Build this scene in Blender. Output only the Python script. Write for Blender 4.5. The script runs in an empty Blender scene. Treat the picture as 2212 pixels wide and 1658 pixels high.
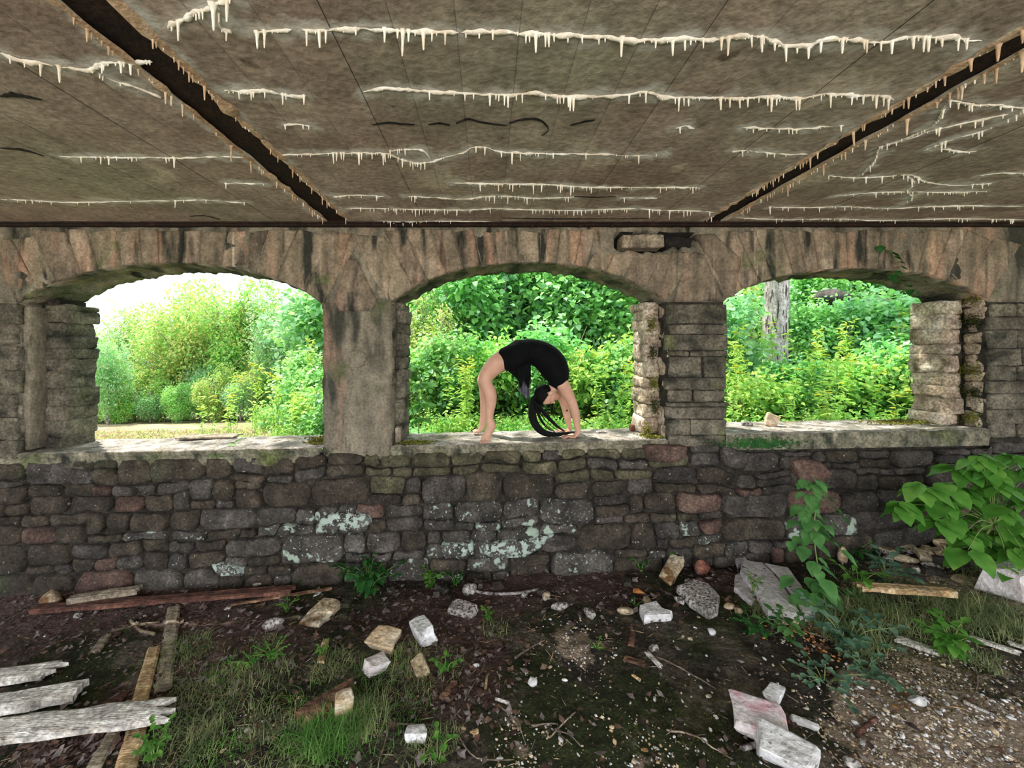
import bpy, bmesh, math, random
import numpy as np
from mathutils import Vector, Matrix, noise, Euler
random.seed(7)
C = bpy.context.scene.collection
F = 830.0; VX = 1054.0; VY = 760.0; CZ = 2.0; D = 3.4; S = F / D
# ---------------- camera, world, sun, exposure ----------------
cd = bpy.data.cameras.new('camera'); cam = bpy.data.objects.new('camera', cd); C.objects.link(cam)
cam.location = (0, 0, CZ); cam.rotation_euler = (math.pi / 2, 0, 0)
cd.sensor_width = 36; cd.lens = F / 2212 * 36
cd.shift_x = (1106 - VX) / 2212; cd.shift_y = -(829 - VY) / 2212; cd.clip_start = 0.05; cd.clip_end = 600
bpy.context.scene.camera = cam
w = bpy.data.worlds.new('sky'); bpy.context.scene.world = w; w.use_nodes = True
bg = w.node_tree.nodes['Background']; bg.inputs[0].default_value = (0.86, 0.93, 1.0, 1); bg.inputs[1].default_value = 2.3
sl = bpy.data.lights.new('sun', 'SUN'); sl.energy = 9.0; sl.angle = math.radians(1.0); sl.color = (1, .96, .86)
so = bpy.data.objects.new('sun', sl); C.objects.link(so)
so.rotation_euler = Vector((0.36, -0.31, -0.87)).to_track_quat('-Z', 'Y').to_euler()
# fill lamp added behind the camera, standing for daylight from an assumed open side
al = bpy.data.lights.new('rear_fill_light', 'AREA'); al.shape = 'RECTANGLE'; al.size = 12; al.size_y = 3.2; al.energy = 330; al.color = (1, .985, .96)
ao = bpy.data.objects.new('rear_fill_light', al); C.objects.link(ao); ao.location = (0, -3.4, 1.6)
ao.rotation_euler = (math.radians(97), 0, 0)
vs = bpy.context.scene.view_settings
vs.view_transform = 'Standard'; vs.look = 'None'; vs.gamma = 1; vs.use_curve_mapping = False; vs.exposure = 0.38
# ---------------- helpers ----------------
def P(px, py, d): return Vector(((px - VX) * d / F, d, CZ - (py - VY) * d / F))
def WX(px): return (px - VX) / S
def WZ(py): return CZ - (py - VY) / S
def sm(a, b, x):
    t = min(1, max(0, (x - a) / (b - a))); return t * t * (3 - 2 * t)
def lerp(a, b, t): return a + (b - a) * t
def interp(xs, ys, x): return float(np.interp(x, xs, ys))
def nz(x, y, z=0.0, s=1.0): return noise.noise(Vector((x * s, y * s, z * s)))
def hexc(r, g, b):
    f = lambda c: (c / 255 / 12.92) if c / 255 <= .04045 else ((c / 255 + .055) / 1.055) ** 2.4
    return (f(r), f(g), f(b), 1)
def mat(name, stops, scale=4, detail=6, rough=.9, bump=.3, bscale=30, stretch=(1, 1, 1), rnd=.0, spots=None, attr=None, trans=0, spec=.3, dist=.0, layer=None, hue=0.0, grit=None, gs=48):
    m = bpy.data.materials.new(name); m.use_nodes = True; nt = m.node_tree; N = nt.nodes; L = nt.links
    pb = N['Principled BSDF']; pb.inputs['Roughness'].default_value = rough; pb.inputs['Specular IOR Level'].default_value = spec
    geo = N.new('ShaderNodeNewGeometry'); mp = N.new('ShaderNodeMapping'); mp.inputs['Scale'].default_value = stretch
    L.new(geo.outputs['Position'], mp.inputs['Vector'])
    def nse(sc, det, vec=None, di=0):
        n = N.new('ShaderNodeTexNoise'); n.inputs['Scale'].default_value = sc; n.inputs['Detail'].default_value = det; n.inputs['Distortion'].default_value = di
        L.new((vec or mp).outputs[0], n.inputs['Vector']); return n
    n = nse(scale, detail, None, dist); r = N.new('ShaderNodeValToRGB'); L.new(n.outputs['Fac'], r.inputs[0])
    k = len(stops); lo, hi = .3, .7
    while len(r.color_ramp.elements) < k: r.color_ramp.elements.new(.5)
    for i, c in enumerate(stops):
        e = r.color_ramp.elements[i]; e.position = lo + (hi - lo) * i / max(1, k - 1); e.color = hexc(*c)
    col = r.outputs[0]
    def mix(fac, a, b):
        mx = N.new('ShaderNodeMix'); mx.data_type = 'RGBA'
        if isinstance(fac, float): mx.inputs[0].default_value = fac
        else: L.new(fac, mx.inputs[0])
        L.new(a, mx.inputs[6])
        if isinstance(b, tuple): mx.inputs[7].default_value = b
        else: L.new(b, mx.inputs[7])
        return mx.outputs[2]
    def ramp(src, a, b):
        q = N.new('ShaderNodeMapRange'); q.inputs[1].default_value = a; q.inputs[2].default_value = b; q.clamp = True; L.new(src, q.inputs[0]); return q.outputs[0]
    if layer:
        for (lc, ls, la, lb, lst) in layer:
            mp2 = N.new('ShaderNodeMapping'); mp2.inputs['Scale'].default_value = lst; mp2.inputs['Location'].default_value = (ls * 3.1, 7 + ls, 2.3); L.new(geo.outputs['Position'], mp2.inputs['Vector'])
            col = mix(ramp(nse(ls, 7, mp2).outputs['Fac'], la, lb), col, hexc(*lc))
    if grit is None: grit = .5 if bump >= .25 else 0
    if grit:
        gm = N.new('ShaderNodeMapping'); gm.inputs['Scale'].default_value = (1, 1, 1); L.new(geo.outputs['Position'], gm.inputs['Vector'])
        for (gsc, gw) in ((gs, grit), (gs * .22, grit * .8)):
            g1 = nse(gsc, 9, gm); q = N.new('ShaderNodeMapRange'); q.inputs[1].default_value = .32; q.inputs[2].default_value = .68; q.inputs[3].default_value = 1 - gw; q.inputs[4].default_value = 1 + gw * .75; L.new(g1.outputs['Fac'], q.inputs[0])
            cb = N.new('ShaderNodeVectorMath'); cb.operation = 'SCALE'; L.new(col, cb.inputs[0]); L.new(q.outputs[0], cb.inputs['Scale']); col = cb.outputs[0]
    if rnd or hue:
        oi = N.new('ShaderNodeObjectInfo'); hs = N.new('ShaderNodeHueSaturation')
        q = N.new('ShaderNodeMapRange'); q.inputs[3].default_value = 1 - rnd; q.inputs[4].default_value = 1 + rnd; L.new(oi.outputs['Random'], q.inputs[0]); L.new(q.outputs[0], hs.inputs['Value'])
        if hue:
            mu = N.new('ShaderNodeMath'); mu.operation = 'MULTIPLY'; mu.inputs[1].default_value = 7.13; L.new(oi.outputs['Random'], mu.inputs[0])
            fr = N.new('ShaderNodeMath'); fr.operation = 'FRACT'; L.new(mu.outputs[0], fr.inputs[0])
            q2 = N.new('ShaderNodeMapRange'); q2.inputs[3].default_value = .5 - hue; q2.inputs[4].default_value = .5 + hue; L.new(fr.outputs[0], q2.inputs[0]); L.new(q2.outputs[0], hs.inputs['Hue'])
        L.new(col, hs.inputs['Color']); col = hs.outputs[0]
    if spots:
        for (sc, ssc, th, wd) in spots:
            nn = nse(ssc, 3); col = mix(ramp(nn.outputs['Fac'], th, th + wd), col, hexc(*sc))
    if attr:
        for (an, ac, lo_, hi_) in attr:
            at = N.new('ShaderNodeAttribute'); at.attribute_name = an
            n3 = nse(11, 6); ad = N.new('ShaderNodeMath'); ad.operation = 'ADD'; L.new(at.outputs['Fac'], ad.inputs[0])
            sb = N.new('ShaderNodeMath'); sb.operation = 'SUBTRACT'; sb.inputs[1].default_value = .5; L.new(n3.outputs['Fac'], sb.inputs[0])
            m2 = N.new('ShaderNodeMath'); m2.operation = 'MULTIPLY'; m2.inputs[1].default_value = 1.6; L.new(sb.outputs[0], m2.inputs[0]); L.new(m2.outputs[0], ad.inputs[1])
            m3 = N.new('ShaderNodeMath'); m3.operation = 'MULTIPLY'; m3.use_clamp = True; L.new(ramp(ad.outputs[0], lo_, hi_), m3.inputs[0])
            m4 = N.new('ShaderNodeMath'); m4.operation = 'MULTIPLY'; m4.use_clamp = True; m4.inputs[1].default_value = 4.; L.new(at.outputs['Fac'], m4.inputs[0]); L.new(m4.outputs[0], m3.inputs[1])
            col = mix(m3.outputs[0], col, hexc(*ac))
    L.new(col, pb.inputs['Base Color'])
    if bump:
        bn = nse(bscale, 8); b = N.new('ShaderNodeBump'); b.inputs['Strength'].default_value = bump; b.inputs['Distance'].default_value = .035
        L.new(bn.outputs['Fac'], b.inputs['Height']); L.new(b.outputs[0], pb.inputs['Normal'])
    if trans:
        tr = N.new('ShaderNodeBsdfTranslucent'); L.new(col, tr.inputs[0]); ms = N.new('ShaderNodeMixShader'); ms.inputs[0].default_value = trans
        L.new(pb.outputs[0], ms.inputs[1]); L.new(tr.outputs[0], ms.inputs[2]); L.new(ms.outputs[0], N['Material Output'].inputs[0])
    return m
def link(name, me, m, parent=None, smooth=False, kind=None):
    o = bpy.data.objects.new(name, me); C.objects.link(o)
    if m is not None:
        for x in (m if isinstance(m, (list, tuple)) else [m]): me.materials.append(x)
    if parent: o.parent = parent
    if smooth: me.shade_smooth()
    if kind: o['kind'] = kind
    return o
def mesh(name, v, f, m, parent=None, smooth=False, kind=None):
    me = bpy.data.meshes.new(name); me.from_pydata([tuple(p) for p in v], [], f); me.update()
    return link(name, me, m, parent, smooth, kind)
def bmobj(name, bm, m, parent=None, smooth=False, kind=None):
    me = bpy.data.meshes.new(name); bmesh.ops.recalc_face_normals(bm, faces=bm.faces); bm.to_mesh(me); bm.free()
    return link(name, me, m, parent, smooth, kind)
def recentre(o):
    """put a free-standing mesh's origin at its base"""
    me = o.data; n = len(me.vertices); a = np.empty(n * 3); me.vertices.foreach_get('co', a); a = a.reshape(-1, 3)
    c = np.array([(a[:, 0].min() + a[:, 0].max()) / 2, (a[:, 1].min() + a[:, 1].max()) / 2, a[:, 2].min()])
    me.vertices.foreach_set('co', (a - c).ravel()); o.location = Vector(c) + o.location; me.update(); return o
def tag(o, label, cat, group=None, kind=None):
    if label: o['label'] = label
    if cat: o['category'] = cat
    if group: o['group'] = group
    if kind: o['kind'] = kind
    return o
def empty(name, loc, label=None, cat=None, group=None, kind=None):
    o = bpy.data.objects.new(name, None); C.objects.link(o); o.location = loc; o.empty_display_size = .1
    return tag(o, label, cat, group, kind)
def tubes(paths, seg=6):
    """paths: list of lists of (Vector, radius[, radius_y]) -> verts, faces of closed tapered tubes"""
    V, Fc = [], []
    for pts in paths:
        n = len(pts); base = len(V); prev = None
        for i, q in enumerate(pts):
            c = Vector(q[0]); a = q[1]; b = q[2] if len(q) > 2 else a
            t = (Vector(pts[min(n - 1, i + 1)][0]) - Vector(pts[max(0, i - 1)][0]))
            t = t.normalized() if t.length > 1e-9 else Vector((0, 0, 1))
            side = Vector((0, 1, 0)) if abs(t.y) < .93 else Vector((0, 0, 1))
            nr = t.cross(side).normalized(); dp = nr.cross(t).normalized()
            for k in range(seg):
                an = 2 * math.pi * k / seg; V.append(c + nr * (a * math.cos(an)) + dp * (b * math.sin(an)))
        for i in range(n - 1):
            for k in range(seg):
                k2 = (k + 1) % seg; Fc.append((base + i * seg + k, base + i * seg + k2, base + (i + 1) * seg + k2, base + (i + 1) * seg + k))
        Fc.append(tuple(base + k for k in range(seg))[::-1]); Fc.append(tuple(base + (n - 1) * seg + k for k in range(seg)))
    return V, Fc
def curvepts(pts, n=4):
    """smooth a polyline (Catmull-Rom) of Vectors/tuples of any length"""
    A = [np.array(p, float) for p in pts]; out = []
    for i in range(len(A) - 1):
        p0 = A[max(0, i - 1)]; p1 = A[i]; p2 = A[i + 1]; p3 = A[min(len(A) - 1, i + 2)]
        for k in range(n):
            t = k / n; out.append(.5 * (2 * p1 + (p2 - p0) * t + (2 * p0 - 5 * p1 + 4 * p2 - p3) * t * t + (3 * p1 - p0 - 3 * p2 + p3) * t ** 3))
    out.append(A[-1]); return out
LEAF = {'oval': ([(0, 0), (.35, -.24), (.72, -.2), (1, 0), (.72, .2), (.35, .24)]),
        'broad': ([(0, 0), (.25, -.36), (.65, -.32), (1, 0), (.65, .32), (.25, .36)]),
        'slim': ([(0, 0), (.3, -.11), (.7, -.09), (1, 0), (.7, .09), (.3, .11)])}
def leaves(name, pos, dirs, ups, size, m, parent=None, shape='oval', fold=.12, kind=None, midx=None):
    """one mesh of many folded leaves (4 triangles each); pos/dirs/ups arrays (n,3), size (n)"""
    pos = np.asarray(pos, float); d = np.asarray(dirs, float); u = np.asarray(ups, float); n = len(pos)
    d /= np.linalg.norm(d, axis=1)[:, None] + 1e-9
    s = np.cross(d, u); s /= np.linalg.norm(s, axis=1)[:, None] + 1e-9; u = np.cross(s, d); size = np.asarray(size, float)
    V = np.empty((n, 6, 3))
    for k, (a, b) in enumerate(LEAF[shape]):
        lift = abs(b) * fold * 3 - .18 * a * a
        V[:, k, :] = pos + (d * a + s * b + u * lift) * size[:, None]
    me = bpy.data.meshes.new(name); me.vertices.add(n * 6); me.vertices.foreach_set('co', V.ravel())
    base = (np.arange(n) * 6)[:, None]; fi = np.concatenate([base + np.array([0, 1, 2, 3]), base + np.array([0, 3, 4, 5])], axis=1).reshape(-1)
    me.loops.add(len(fi)); me.loops.foreach_set('vertex_index', fi.astype(np.int32)); me.polygons.add(2 * n)
    me.polygons.foreach_set('loop_start', (np.arange(2 * n) * 4).astype(np.int32)); me.polygons.foreach_set('loop_total', np.full(2 * n, 4, np.int32))
    if midx is not None: me.polygons.foreach_set('material_index', np.repeat(np.asarray(midx, np.int32), 2))
    me.update(calc_edges=True); me.validate()
    return link(name, me, m, parent, False, kind)
# ---------------- materials ----------------
M = {}
M['ceil'] = mat('ceiling_concrete', [(148, 130, 118), (166, 148, 134), (178, 162, 148)], 1.6, 8, .95, .25, 30, rnd=.035, grit=.26, gs=30,
    layer=[((140, 118, 106), 1.1, .5, .75, (1, 2, 1)), ((160, 154, 134), .8, .52, .75, (1, 1, 1)), ((96, 82, 72), 7, .66, .76, (1, 1, 1)), ((190, 176, 158), 2.3, .6, .66, (1, 1, 1))],
    attr=[('stain', (208, 204, 196), .55, 1.0)])
M['calcite'] = mat('calcite_crust', [(222, 206, 186), (238, 228, 214), (246, 242, 234)], 9, 4, .7, .3, 60, grit=.12)
M['calcite_rust'] = mat('calcite_rusty', [(178, 144, 116), (206, 174, 144), (222, 202, 178)], 9, 4, .75, .3, 60, grit=.2)
M['rust'] = mat('rusted_steel', [(26, 15, 12), (38, 22, 17), (54, 31, 23)], 8, 7, .85, .5, 40)
M['plaster'] = mat('stained_plaster', [(94, 88, 76), (120, 112, 98), (146, 136, 118)], 3, 8, .93, .5, 16, stretch=(1.6, 1, .45),
    layer=[((60, 60, 52), 2.2, .5, .62, (2.2, 1, .5)), ((156, 128, 108), 1.7, .58, .7, (2, 1, .5)), ((84, 90, 62), 2.6, .6, .75, (1, 1, 1)), ((40, 40, 34), 4, .6, .7, (2, 1, .5))], grit=.3)
M['voussoir'] = mat('voussoir_stone', [(104, 94, 80), (134, 120, 102), (160, 142, 124)], 3, 8, .93, .55, 18, stretch=(3, 1, .5), rnd=.2, hue=.006, grit=.32,
    layer=[((52, 52, 46), 3.0, .53, .63, (2.4, 1, .45)), ((186, 172, 150), 2.6, .62, .72, (4, 1, .4)), ((172, 138, 116), 2.1, .54, .68, (3, 1, .4)), ((98, 108, 64), 2.0, .62, .72, (1, 1, 1))])
M['pier'] = mat('pier_stone', [(78, 74, 64), (100, 94, 82), (122, 114, 100)], 4, 8, .94, .6, 20, rnd=.2, hue=.006,
    layer=[((50, 50, 42), 3.0, .53, .66, (1, 1, 2)), ((100, 104, 66), 2.6, .6, .74, (1, 1, 1))])
M['jamb'] = mat('jamb_stone', [(134, 118, 98), (166, 150, 130), (196, 184, 168)], 6, 8, .92, .7, 22, rnd=.18, hue=.012,
    layer=[((84, 80, 56), 4.0, .58, .7, (1, 1, 1))])
M['mortar'] = mat('dark_mortar', [(30, 28, 24), (48, 44, 38), (68, 62, 54)]
, 9, 8, .97, 1, 25)
M['dirtwall'] = M['mortar']
rb = dict(scale=5, detail=8, rough=.92, bump=.7, bscale=22)
M['rub1'] = mat('rubble_brown', [(44, 39, 33), (62, 55, 46), (80, 71, 61)], rnd=.25, hue=.008, layer=[((56, 62, 44), 2.3, .6, .74, (1, 1, 1))], spots=[((140, 140, 128), 42, .69, .03)], **rb)
M['rub2'] = mat('rubble_grey', [(48, 45, 42), (67, 62, 58), (88, 82, 77)], rnd=.25, hue=.01, spots=[((150, 150, 140), 46, .68, .03)], **rb)
M['rub3'] = mat('rubble_red', [(66, 52, 46), (88, 68, 60), (104, 86, 76)], rnd=.2, spots=[((140, 134, 124), 44, .69, .03)], **rb)
M['lichen'] = mat('rubble_lichen', [(50, 47, 44), (70, 66, 62), (90, 85, 80)], rnd=.2, spots=[((150, 164, 150), 9, .60, .04), ((160, 168, 156), 44, .645, .03)], **rb)
M['lichen2'] = mat('stone_pale_lichen', [(56, 54, 52), (78, 76, 74), (98, 95, 92)], spots=[((158, 172, 162), 17, .50, .05), ((178, 188, 178), 50, .6, .03)], **rb)
M['oliv'] = mat('rubble_olive', [(60, 58, 44), (82, 78, 60), (100, 94, 74)], rnd=.22, hue=.01, layer=[((56, 54, 40), 3, .55, .7, (1, 1, 1))], **rb)
M['sill'] = mat('sill_stone', [(112, 106, 98), (146, 138, 130), (176, 170, 162)], 7, 8, .9, .5, 30, layer=[((104, 100, 70), 3, .58, .7, (1, 1, 1)), ((70, 66, 58), 14, .62, .7, (1, 1, 1))])
M['sillface'] = mat('sill_face', [(92, 90, 76), (122, 118, 100), (146, 138, 118)], 5, 8, .93, .5, 20, stretch=(2, 1, .6), layer=[((52, 54, 46), 3, .52, .64, (2, 1, 1)), ((90, 96, 56), 2, .58, .7, (1, 1, 1))])
M['moss'] = mat('moss', [(66, 70, 20), (110, 112, 36), (150, 142, 56)], 20, 5, .98, 1, 60)
M['moss_dark'] = mat('dark_moss', [(38, 44, 14), (60, 66, 22), (88, 88, 34)], 20, 5, .98, 1, 60)
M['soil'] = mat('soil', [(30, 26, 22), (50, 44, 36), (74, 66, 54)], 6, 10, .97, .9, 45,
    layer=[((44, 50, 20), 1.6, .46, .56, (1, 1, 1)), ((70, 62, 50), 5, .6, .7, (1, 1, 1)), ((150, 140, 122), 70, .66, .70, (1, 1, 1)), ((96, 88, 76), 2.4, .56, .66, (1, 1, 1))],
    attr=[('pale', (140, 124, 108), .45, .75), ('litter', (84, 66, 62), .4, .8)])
M['white'] = mat('white_stone', [(186, 182, 180), (208, 206, 206), (226, 226, 228)], 12, 8, .9, .5, 30, rnd=.06, grit=.2, spots=[((120, 116, 110), 30, .66, .05)])
M['cream'] = mat('cream_stone', [(150, 124, 92), (200, 176, 144), (220, 208, 190)], 7, 6, .9, .5, 30, stretch=(1, 1, 5), grit=.3)
M['speck'] = mat('speckled_stone', [(140, 134, 128), (186, 180, 174), (208, 202, 196)], 10, 8, .9, .6, 50, spots=[((84, 80, 76), 55, .52, .05)])
M['redrock'] = mat('red_rock', [(92, 54, 44), (122, 76, 62), (150, 108, 92)], 7, 6, .9, .5, 30)
M['pinkrock'] = mat('pink_marked_stone', [(196, 184, 182), (214, 204, 204), (226, 220, 220)], 9, 6, .9, .5, 30, grit=.18)
M['pinkmark'] = mat('pink_stained_stone', [(196, 184, 182), (214, 204, 204), (226, 220, 220)], 9, 6, .9, .5, 30, grit=.18, layer=[((204, 150, 160), 6, .53, .66, (1, 1, 1))])
M['slabstone'] = mat('slab_stone', [(186, 180, 180), (208, 202, 204), (224, 220, 220)], 5, 8, .9, .4, 30, grit=.22, spots=[((96, 90, 88), 20, .64, .04)])
M['tanstone'] = mat('tan_slab', [(150, 132, 104), (176, 158, 130), (196, 186, 166)], 5, 6, .9, .4, 30, layer=[((120, 88, 56), 3, .58, .62, (1, 1, 1))])
def woodm(n, st, **k): return mat(n, st, 6, 8, .85, .6, 26, stretch=(1, 6, 1), **k)
M['woodw'] = woodm('weathered_white_wood', [(168, 160, 150), (200, 194, 186), (222, 218, 212)], layer=[((110, 92, 74), 3, .62, .7, (.6, 6, 1))])
M['woodb'] = woodm('brown_rotten_wood', [(70, 48, 36), (112, 82, 62), (160, 128, 100)])
M['woodr'] = woodm('red_rotten_wood', [(58, 36, 30), (92, 60, 50), (126, 88, 72)])
M['woodt'] = woodm('tan_wood', [(150, 120, 84), (190, 158, 116), (214, 192, 158)])
M['woodg'] = woodm('grey_wood', [(112, 100, 86), (146, 132, 114), (176, 164, 146)])
M['char'] = mat('charred_wood', [(14, 13, 12), (24, 22, 20), (40, 36, 32)], 14, 6, .8, .8, 40)
M['twig'] = mat('twig_bark', [(96, 84, 70), (134, 120, 104), (164, 152, 138)], 12, 4, .9, .3, 40, rnd=.2)
M['dead1'] = mat('dead_leaf_brown', [(70, 50, 40), (98, 74, 62), (130, 106, 92)], 14, 4, .8, .2, 40, trans=.15)
M['dead2'] = mat('dead_leaf_grey', [(84, 74, 72), (114, 102, 100), (146, 134, 132)], 14, 4, .8, .2, 40, trans=.1)
M['dead3'] = mat('dead_leaf_dark', [(48, 34, 30), (68, 48, 42), (92, 68, 60)], 14, 4, .8, .2, 40, trans=.1)
M['orange'] = mat('orange_leaf', [(190, 120, 60), (214, 140, 76), (226, 160, 96)], 14, 4, .7, .2, 40)
def leafm(n, c, tr=.45, sc=2.5, **k): return mat(n, c, sc, 4, .55, 0, 1, trans=tr, spec=.25, **k)
M['lf_nettle'] = leafm('leaf_nettle', [(34, 74, 34), (46, 96, 44), (64, 120, 58)], .3, 12)
M['lf_small'] = leafm('leaf_small', [(60, 112, 40), (88, 142, 56), (124, 170, 76)], .3, 12)
M['lf_vine'] = leafm('leaf_vine', [(64, 108, 56), (84, 134, 72), (112, 158, 92)], .35, 10)
M['lf_blue'] = leafm('leaf_bluish', [(70, 104, 84), (92, 128, 104), (122, 156, 130)], .3, 10)
M['lf_sap'] = leafm('leaf_sapling', [(70, 124, 44), (92, 148, 58), (124, 172, 78)], .4, 8)
M['grass'] = mat('grass_blade', [(92, 108, 70), (124, 138, 92), (172, 172, 124)], 8, 3, .7, 0, 1, trans=.3)
M['grassb'] = mat('grass_bright', [(60, 104, 44), (92, 140, 62), (130, 170, 90)], 8, 3, .7, 0, 1, trans=.3)
M['bark'] = mat('grey_bark', [(128, 118, 116), (168, 160, 158), (200, 194, 192)], 5, 8, .95, 1, 14, stretch=(2.4, 2.4, .35), spots=[((70, 62, 60), 9, .56, .05)])
M['stem'] = mat('plant_stem', [(96, 116, 60), (124, 140, 80)], 6, 2, .8, 0, 1)
M['woody'] = mat('woody_stem', [(92, 80, 64), (140, 126, 106)], 6, 3, .9, .2, 20)
M['lfA'] = leafm('leaf_lime', [(132, 176, 72), (160, 202, 92), (192, 222, 124)], rnd=.12, hue=.015)
M['lfB'] = leafm('leaf_green', [(106, 172, 86), (140, 202, 106), (182, 226, 142)], rnd=.12, hue=.015)
M['lfC'] = leafm('leaf_blue_green', [(116, 174, 122), (150, 204, 150), (194, 228, 184)], rnd=.1, hue=.01)
M['lfY'] = leafm('leaf_yellowing', [(164, 180, 92), (194, 204, 118), (216, 218, 150)], rnd=.1, hue=.012)
M['lfO'] = leafm('leaf_orange', [(196, 176, 92), (212, 192, 112), (222, 204, 136)])
M['lfD'] = leafm('leaf_deep', [(80, 138, 68), (110, 170, 84), (148, 200, 116)], rnd=.12, hue=.01)
M['lfP'] = leafm('leaf_pale', [(160, 178, 126), (186, 200, 152), (208, 214, 178)], rnd=.1)
M['flower'] = mat('yellow_petals', [(246, 214, 40), (252, 226, 60), (255, 236, 100)], 20, 2, .6, 0, 1)
M['field'] = mat('field_grass', [(116, 104, 78), (146, 132, 100), (166, 156, 122)], .5, 9, .95, .6, 6, gs=3, layer=[((118, 132, 76), .35, .48, .62, (1, 1, 1)), ((150, 120, 92), 1.3, .55, .7, (1, 1, 1))])
M['undergrowth'] = mat('undergrowth_soil', [(44, 56, 28), (60, 78, 36), (82, 98, 50)], .9, 8, .97, .8, 6)
M['hill'] = mat('forested_hill', [(96, 140, 84), (126, 168, 104), (160, 190, 130)], .12, 9, .97, 1, .5)
M['skin'] = mat('skin', [(178, 134, 112), (190, 146, 124), (200, 158, 136)], 10, 3, .55, .06, 60, spec=.4)
M['black'] = mat('black_fabric', [(4, 5, 6), (7, 8, 10), (12, 13, 16)], 10, 3, .85, .2, 60, spec=.12)
M['lining'] = mat('grey_lining', [(70, 68, 78), (96, 94, 106), (120, 118, 130)], 10, 3, .8, .1, 60, spec=.2)
M['hair'] = mat('black_hair', [(3, 3, 4), (5, 5, 6), (9, 9, 10)], 20, 3, .6, .3, 90, stretch=(1, 6, 6), spec=.15)

LM = {}
def leafone(p, d, size, m, parent, width=.36, name='leaf'):
    """one smooth, veined, pointed leaf; mesh data shared per material"""
    key = (m.name, width, random.randrange(3))
    if key not in LM:
        k_ = key[2]; V, Fc = [], []; NL, NW = 8, 5
        for i in range(NL + 1):
            t = i / NL; w_ = width * (math.sin(math.pi * t ** .72) ** .85) * (1 - .15 * t) + .004
            for j in range(NW):
                s = j / (NW - 1) * 2 - 1; y = s * w_ * (1 + .05 * math.sin(i * 2.6 + k_)); z = .16 * abs(s) * w_ + .02 * math.sin(i * 1.7 + j + k_) * abs(s) - (.20 + .06 * k_) * t * t; V.append((t, y, z))
        for i in range(NL):
            for j in range(NW - 1): a = i * NW + j; Fc.append((a, a + NW, a + NW + 1, a + 1))
        me = bpy.data.meshes.new(name); me.from_pydata(V, [], Fc); me.shade_smooth(); me.materials.append(m); LM[key] = me
    o = bpy.data.objects.new(name, LM[key]); C.objects.link(o); o.parent = parent
    x = Vector(d).normalized(); z = Vector((0, 0, 1)) - x * x.z; z = z.normalized() if z.length > .05 else Vector((1, 0, 0)); y = z.cross(x)
    mt = Matrix((x, y, z)).transposed().to_4x4(); o.matrix_local = Matrix.Translation(p) @ mt @ Matrix.Diagonal((size, size, size, 1)); return o
# ---------------- terrain ----------------
BL = []   # pale soil and gravel blobs (x, y, radius, strength, attribute)
def floor_rel(x, y):
    z = .015 + .052 * max(-6, min(6, x)) + .035 * (3.4 - y)
    z += .20 * math.exp(-((x - 5.2) / 1.3) ** 2 - ((y - 3.5) / .75) ** 2)
    z += .05 * math.exp(-((x + 4.0) / 2.2) ** 2 - ((y - 3.5) / .25) ** 2)
    return z
def gz(x, y):
    return floor_rel(x, y) + .035 * nz(x, y, 0, 1.3) + .018 * nz(x, y, 3, 5)
def G(px, py):
    lo, hi = .6, 7.0
    for _ in range(40):
        d = (lo + hi) / 2; p = P(px, py, d)
        if p.z > gz(p.x, p.y): lo = d
        else: hi = d
    p = P(px, py, lo); return Vector((p.x, p.y, gz(p.x, p.y)))
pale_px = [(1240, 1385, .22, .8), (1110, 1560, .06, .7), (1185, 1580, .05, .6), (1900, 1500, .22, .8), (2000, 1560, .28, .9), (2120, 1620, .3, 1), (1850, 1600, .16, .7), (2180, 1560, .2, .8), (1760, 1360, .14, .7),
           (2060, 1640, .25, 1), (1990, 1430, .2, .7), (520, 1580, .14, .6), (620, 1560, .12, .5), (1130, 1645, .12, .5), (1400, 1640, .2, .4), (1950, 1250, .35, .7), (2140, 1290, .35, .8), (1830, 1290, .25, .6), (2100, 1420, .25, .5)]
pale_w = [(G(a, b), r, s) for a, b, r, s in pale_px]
lit_px = [(180, 1300, .7), (60, 1260, .5), (480, 1290, .5), (900, 1330, .45), (1080, 1270, .45), (560, 1400, .4), (1000, 1400, .3), (1300, 1260, .4), (420, 1440, .3), (980, 1480, .25), (1600, 1260, .3), (150, 1600, .25)]
lit_w = [(G(a, b), r) for a, b, r in lit_px]
def litter_at(x, y): return sum(math.exp(-((x - p.x) ** 2 + (y - p.y) ** 2) / (r * r)) for p, r in lit_w)
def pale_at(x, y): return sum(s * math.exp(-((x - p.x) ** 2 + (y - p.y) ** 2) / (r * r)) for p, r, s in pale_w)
def grid(name, xs, ys, zf, m, parent=None, kind=None, attrs=None, smooth=True):
    nx, ny = len(xs), len(ys); V = [(x, y, zf(x, y)) for y in ys for x in xs]
    Fc = [(j * nx + i, j * nx + i + 1, (j + 1) * nx + i + 1, (j + 1) * nx + i) for j in range(ny - 1) for i in range(nx - 1)]
    o = mesh(name, V, Fc, m, parent, smooth, kind)
    for an, fn in (attrs or {}).items():
        at = o.data.attributes.new(an, 'FLOAT', 'POINT'); at.data.foreach_set('value', [fn(v[0], v[1], v[2]) for v in V])
    return o
gxs = sorted(set(list(np.linspace(-9, -3.2, 60)) + list(np.linspace(-3.2, 4.4, 300)) + list(np.linspace(4.4, 9, 45))))
gys = sorted(set(list(np.linspace(-4, 1.2, 30)) + list(np.linspace(1.2, 3.62, 120))))
def gfine(x, y):
    return gz(x, y) + .012 * nz(x, y, 1, 14) + .006 * nz(x, y, 5, 38) + .02 * litter_at(x, y) * max(0, nz(x, y, 8, 9))
floor = grid('floor', gxs, gys, gfine, M['soil'], None, 'structure', {'pale': lambda x, y, z: pale_at(x, y), 'litter': lambda x, y, z: min(1, litter_at(x, y))})
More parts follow.
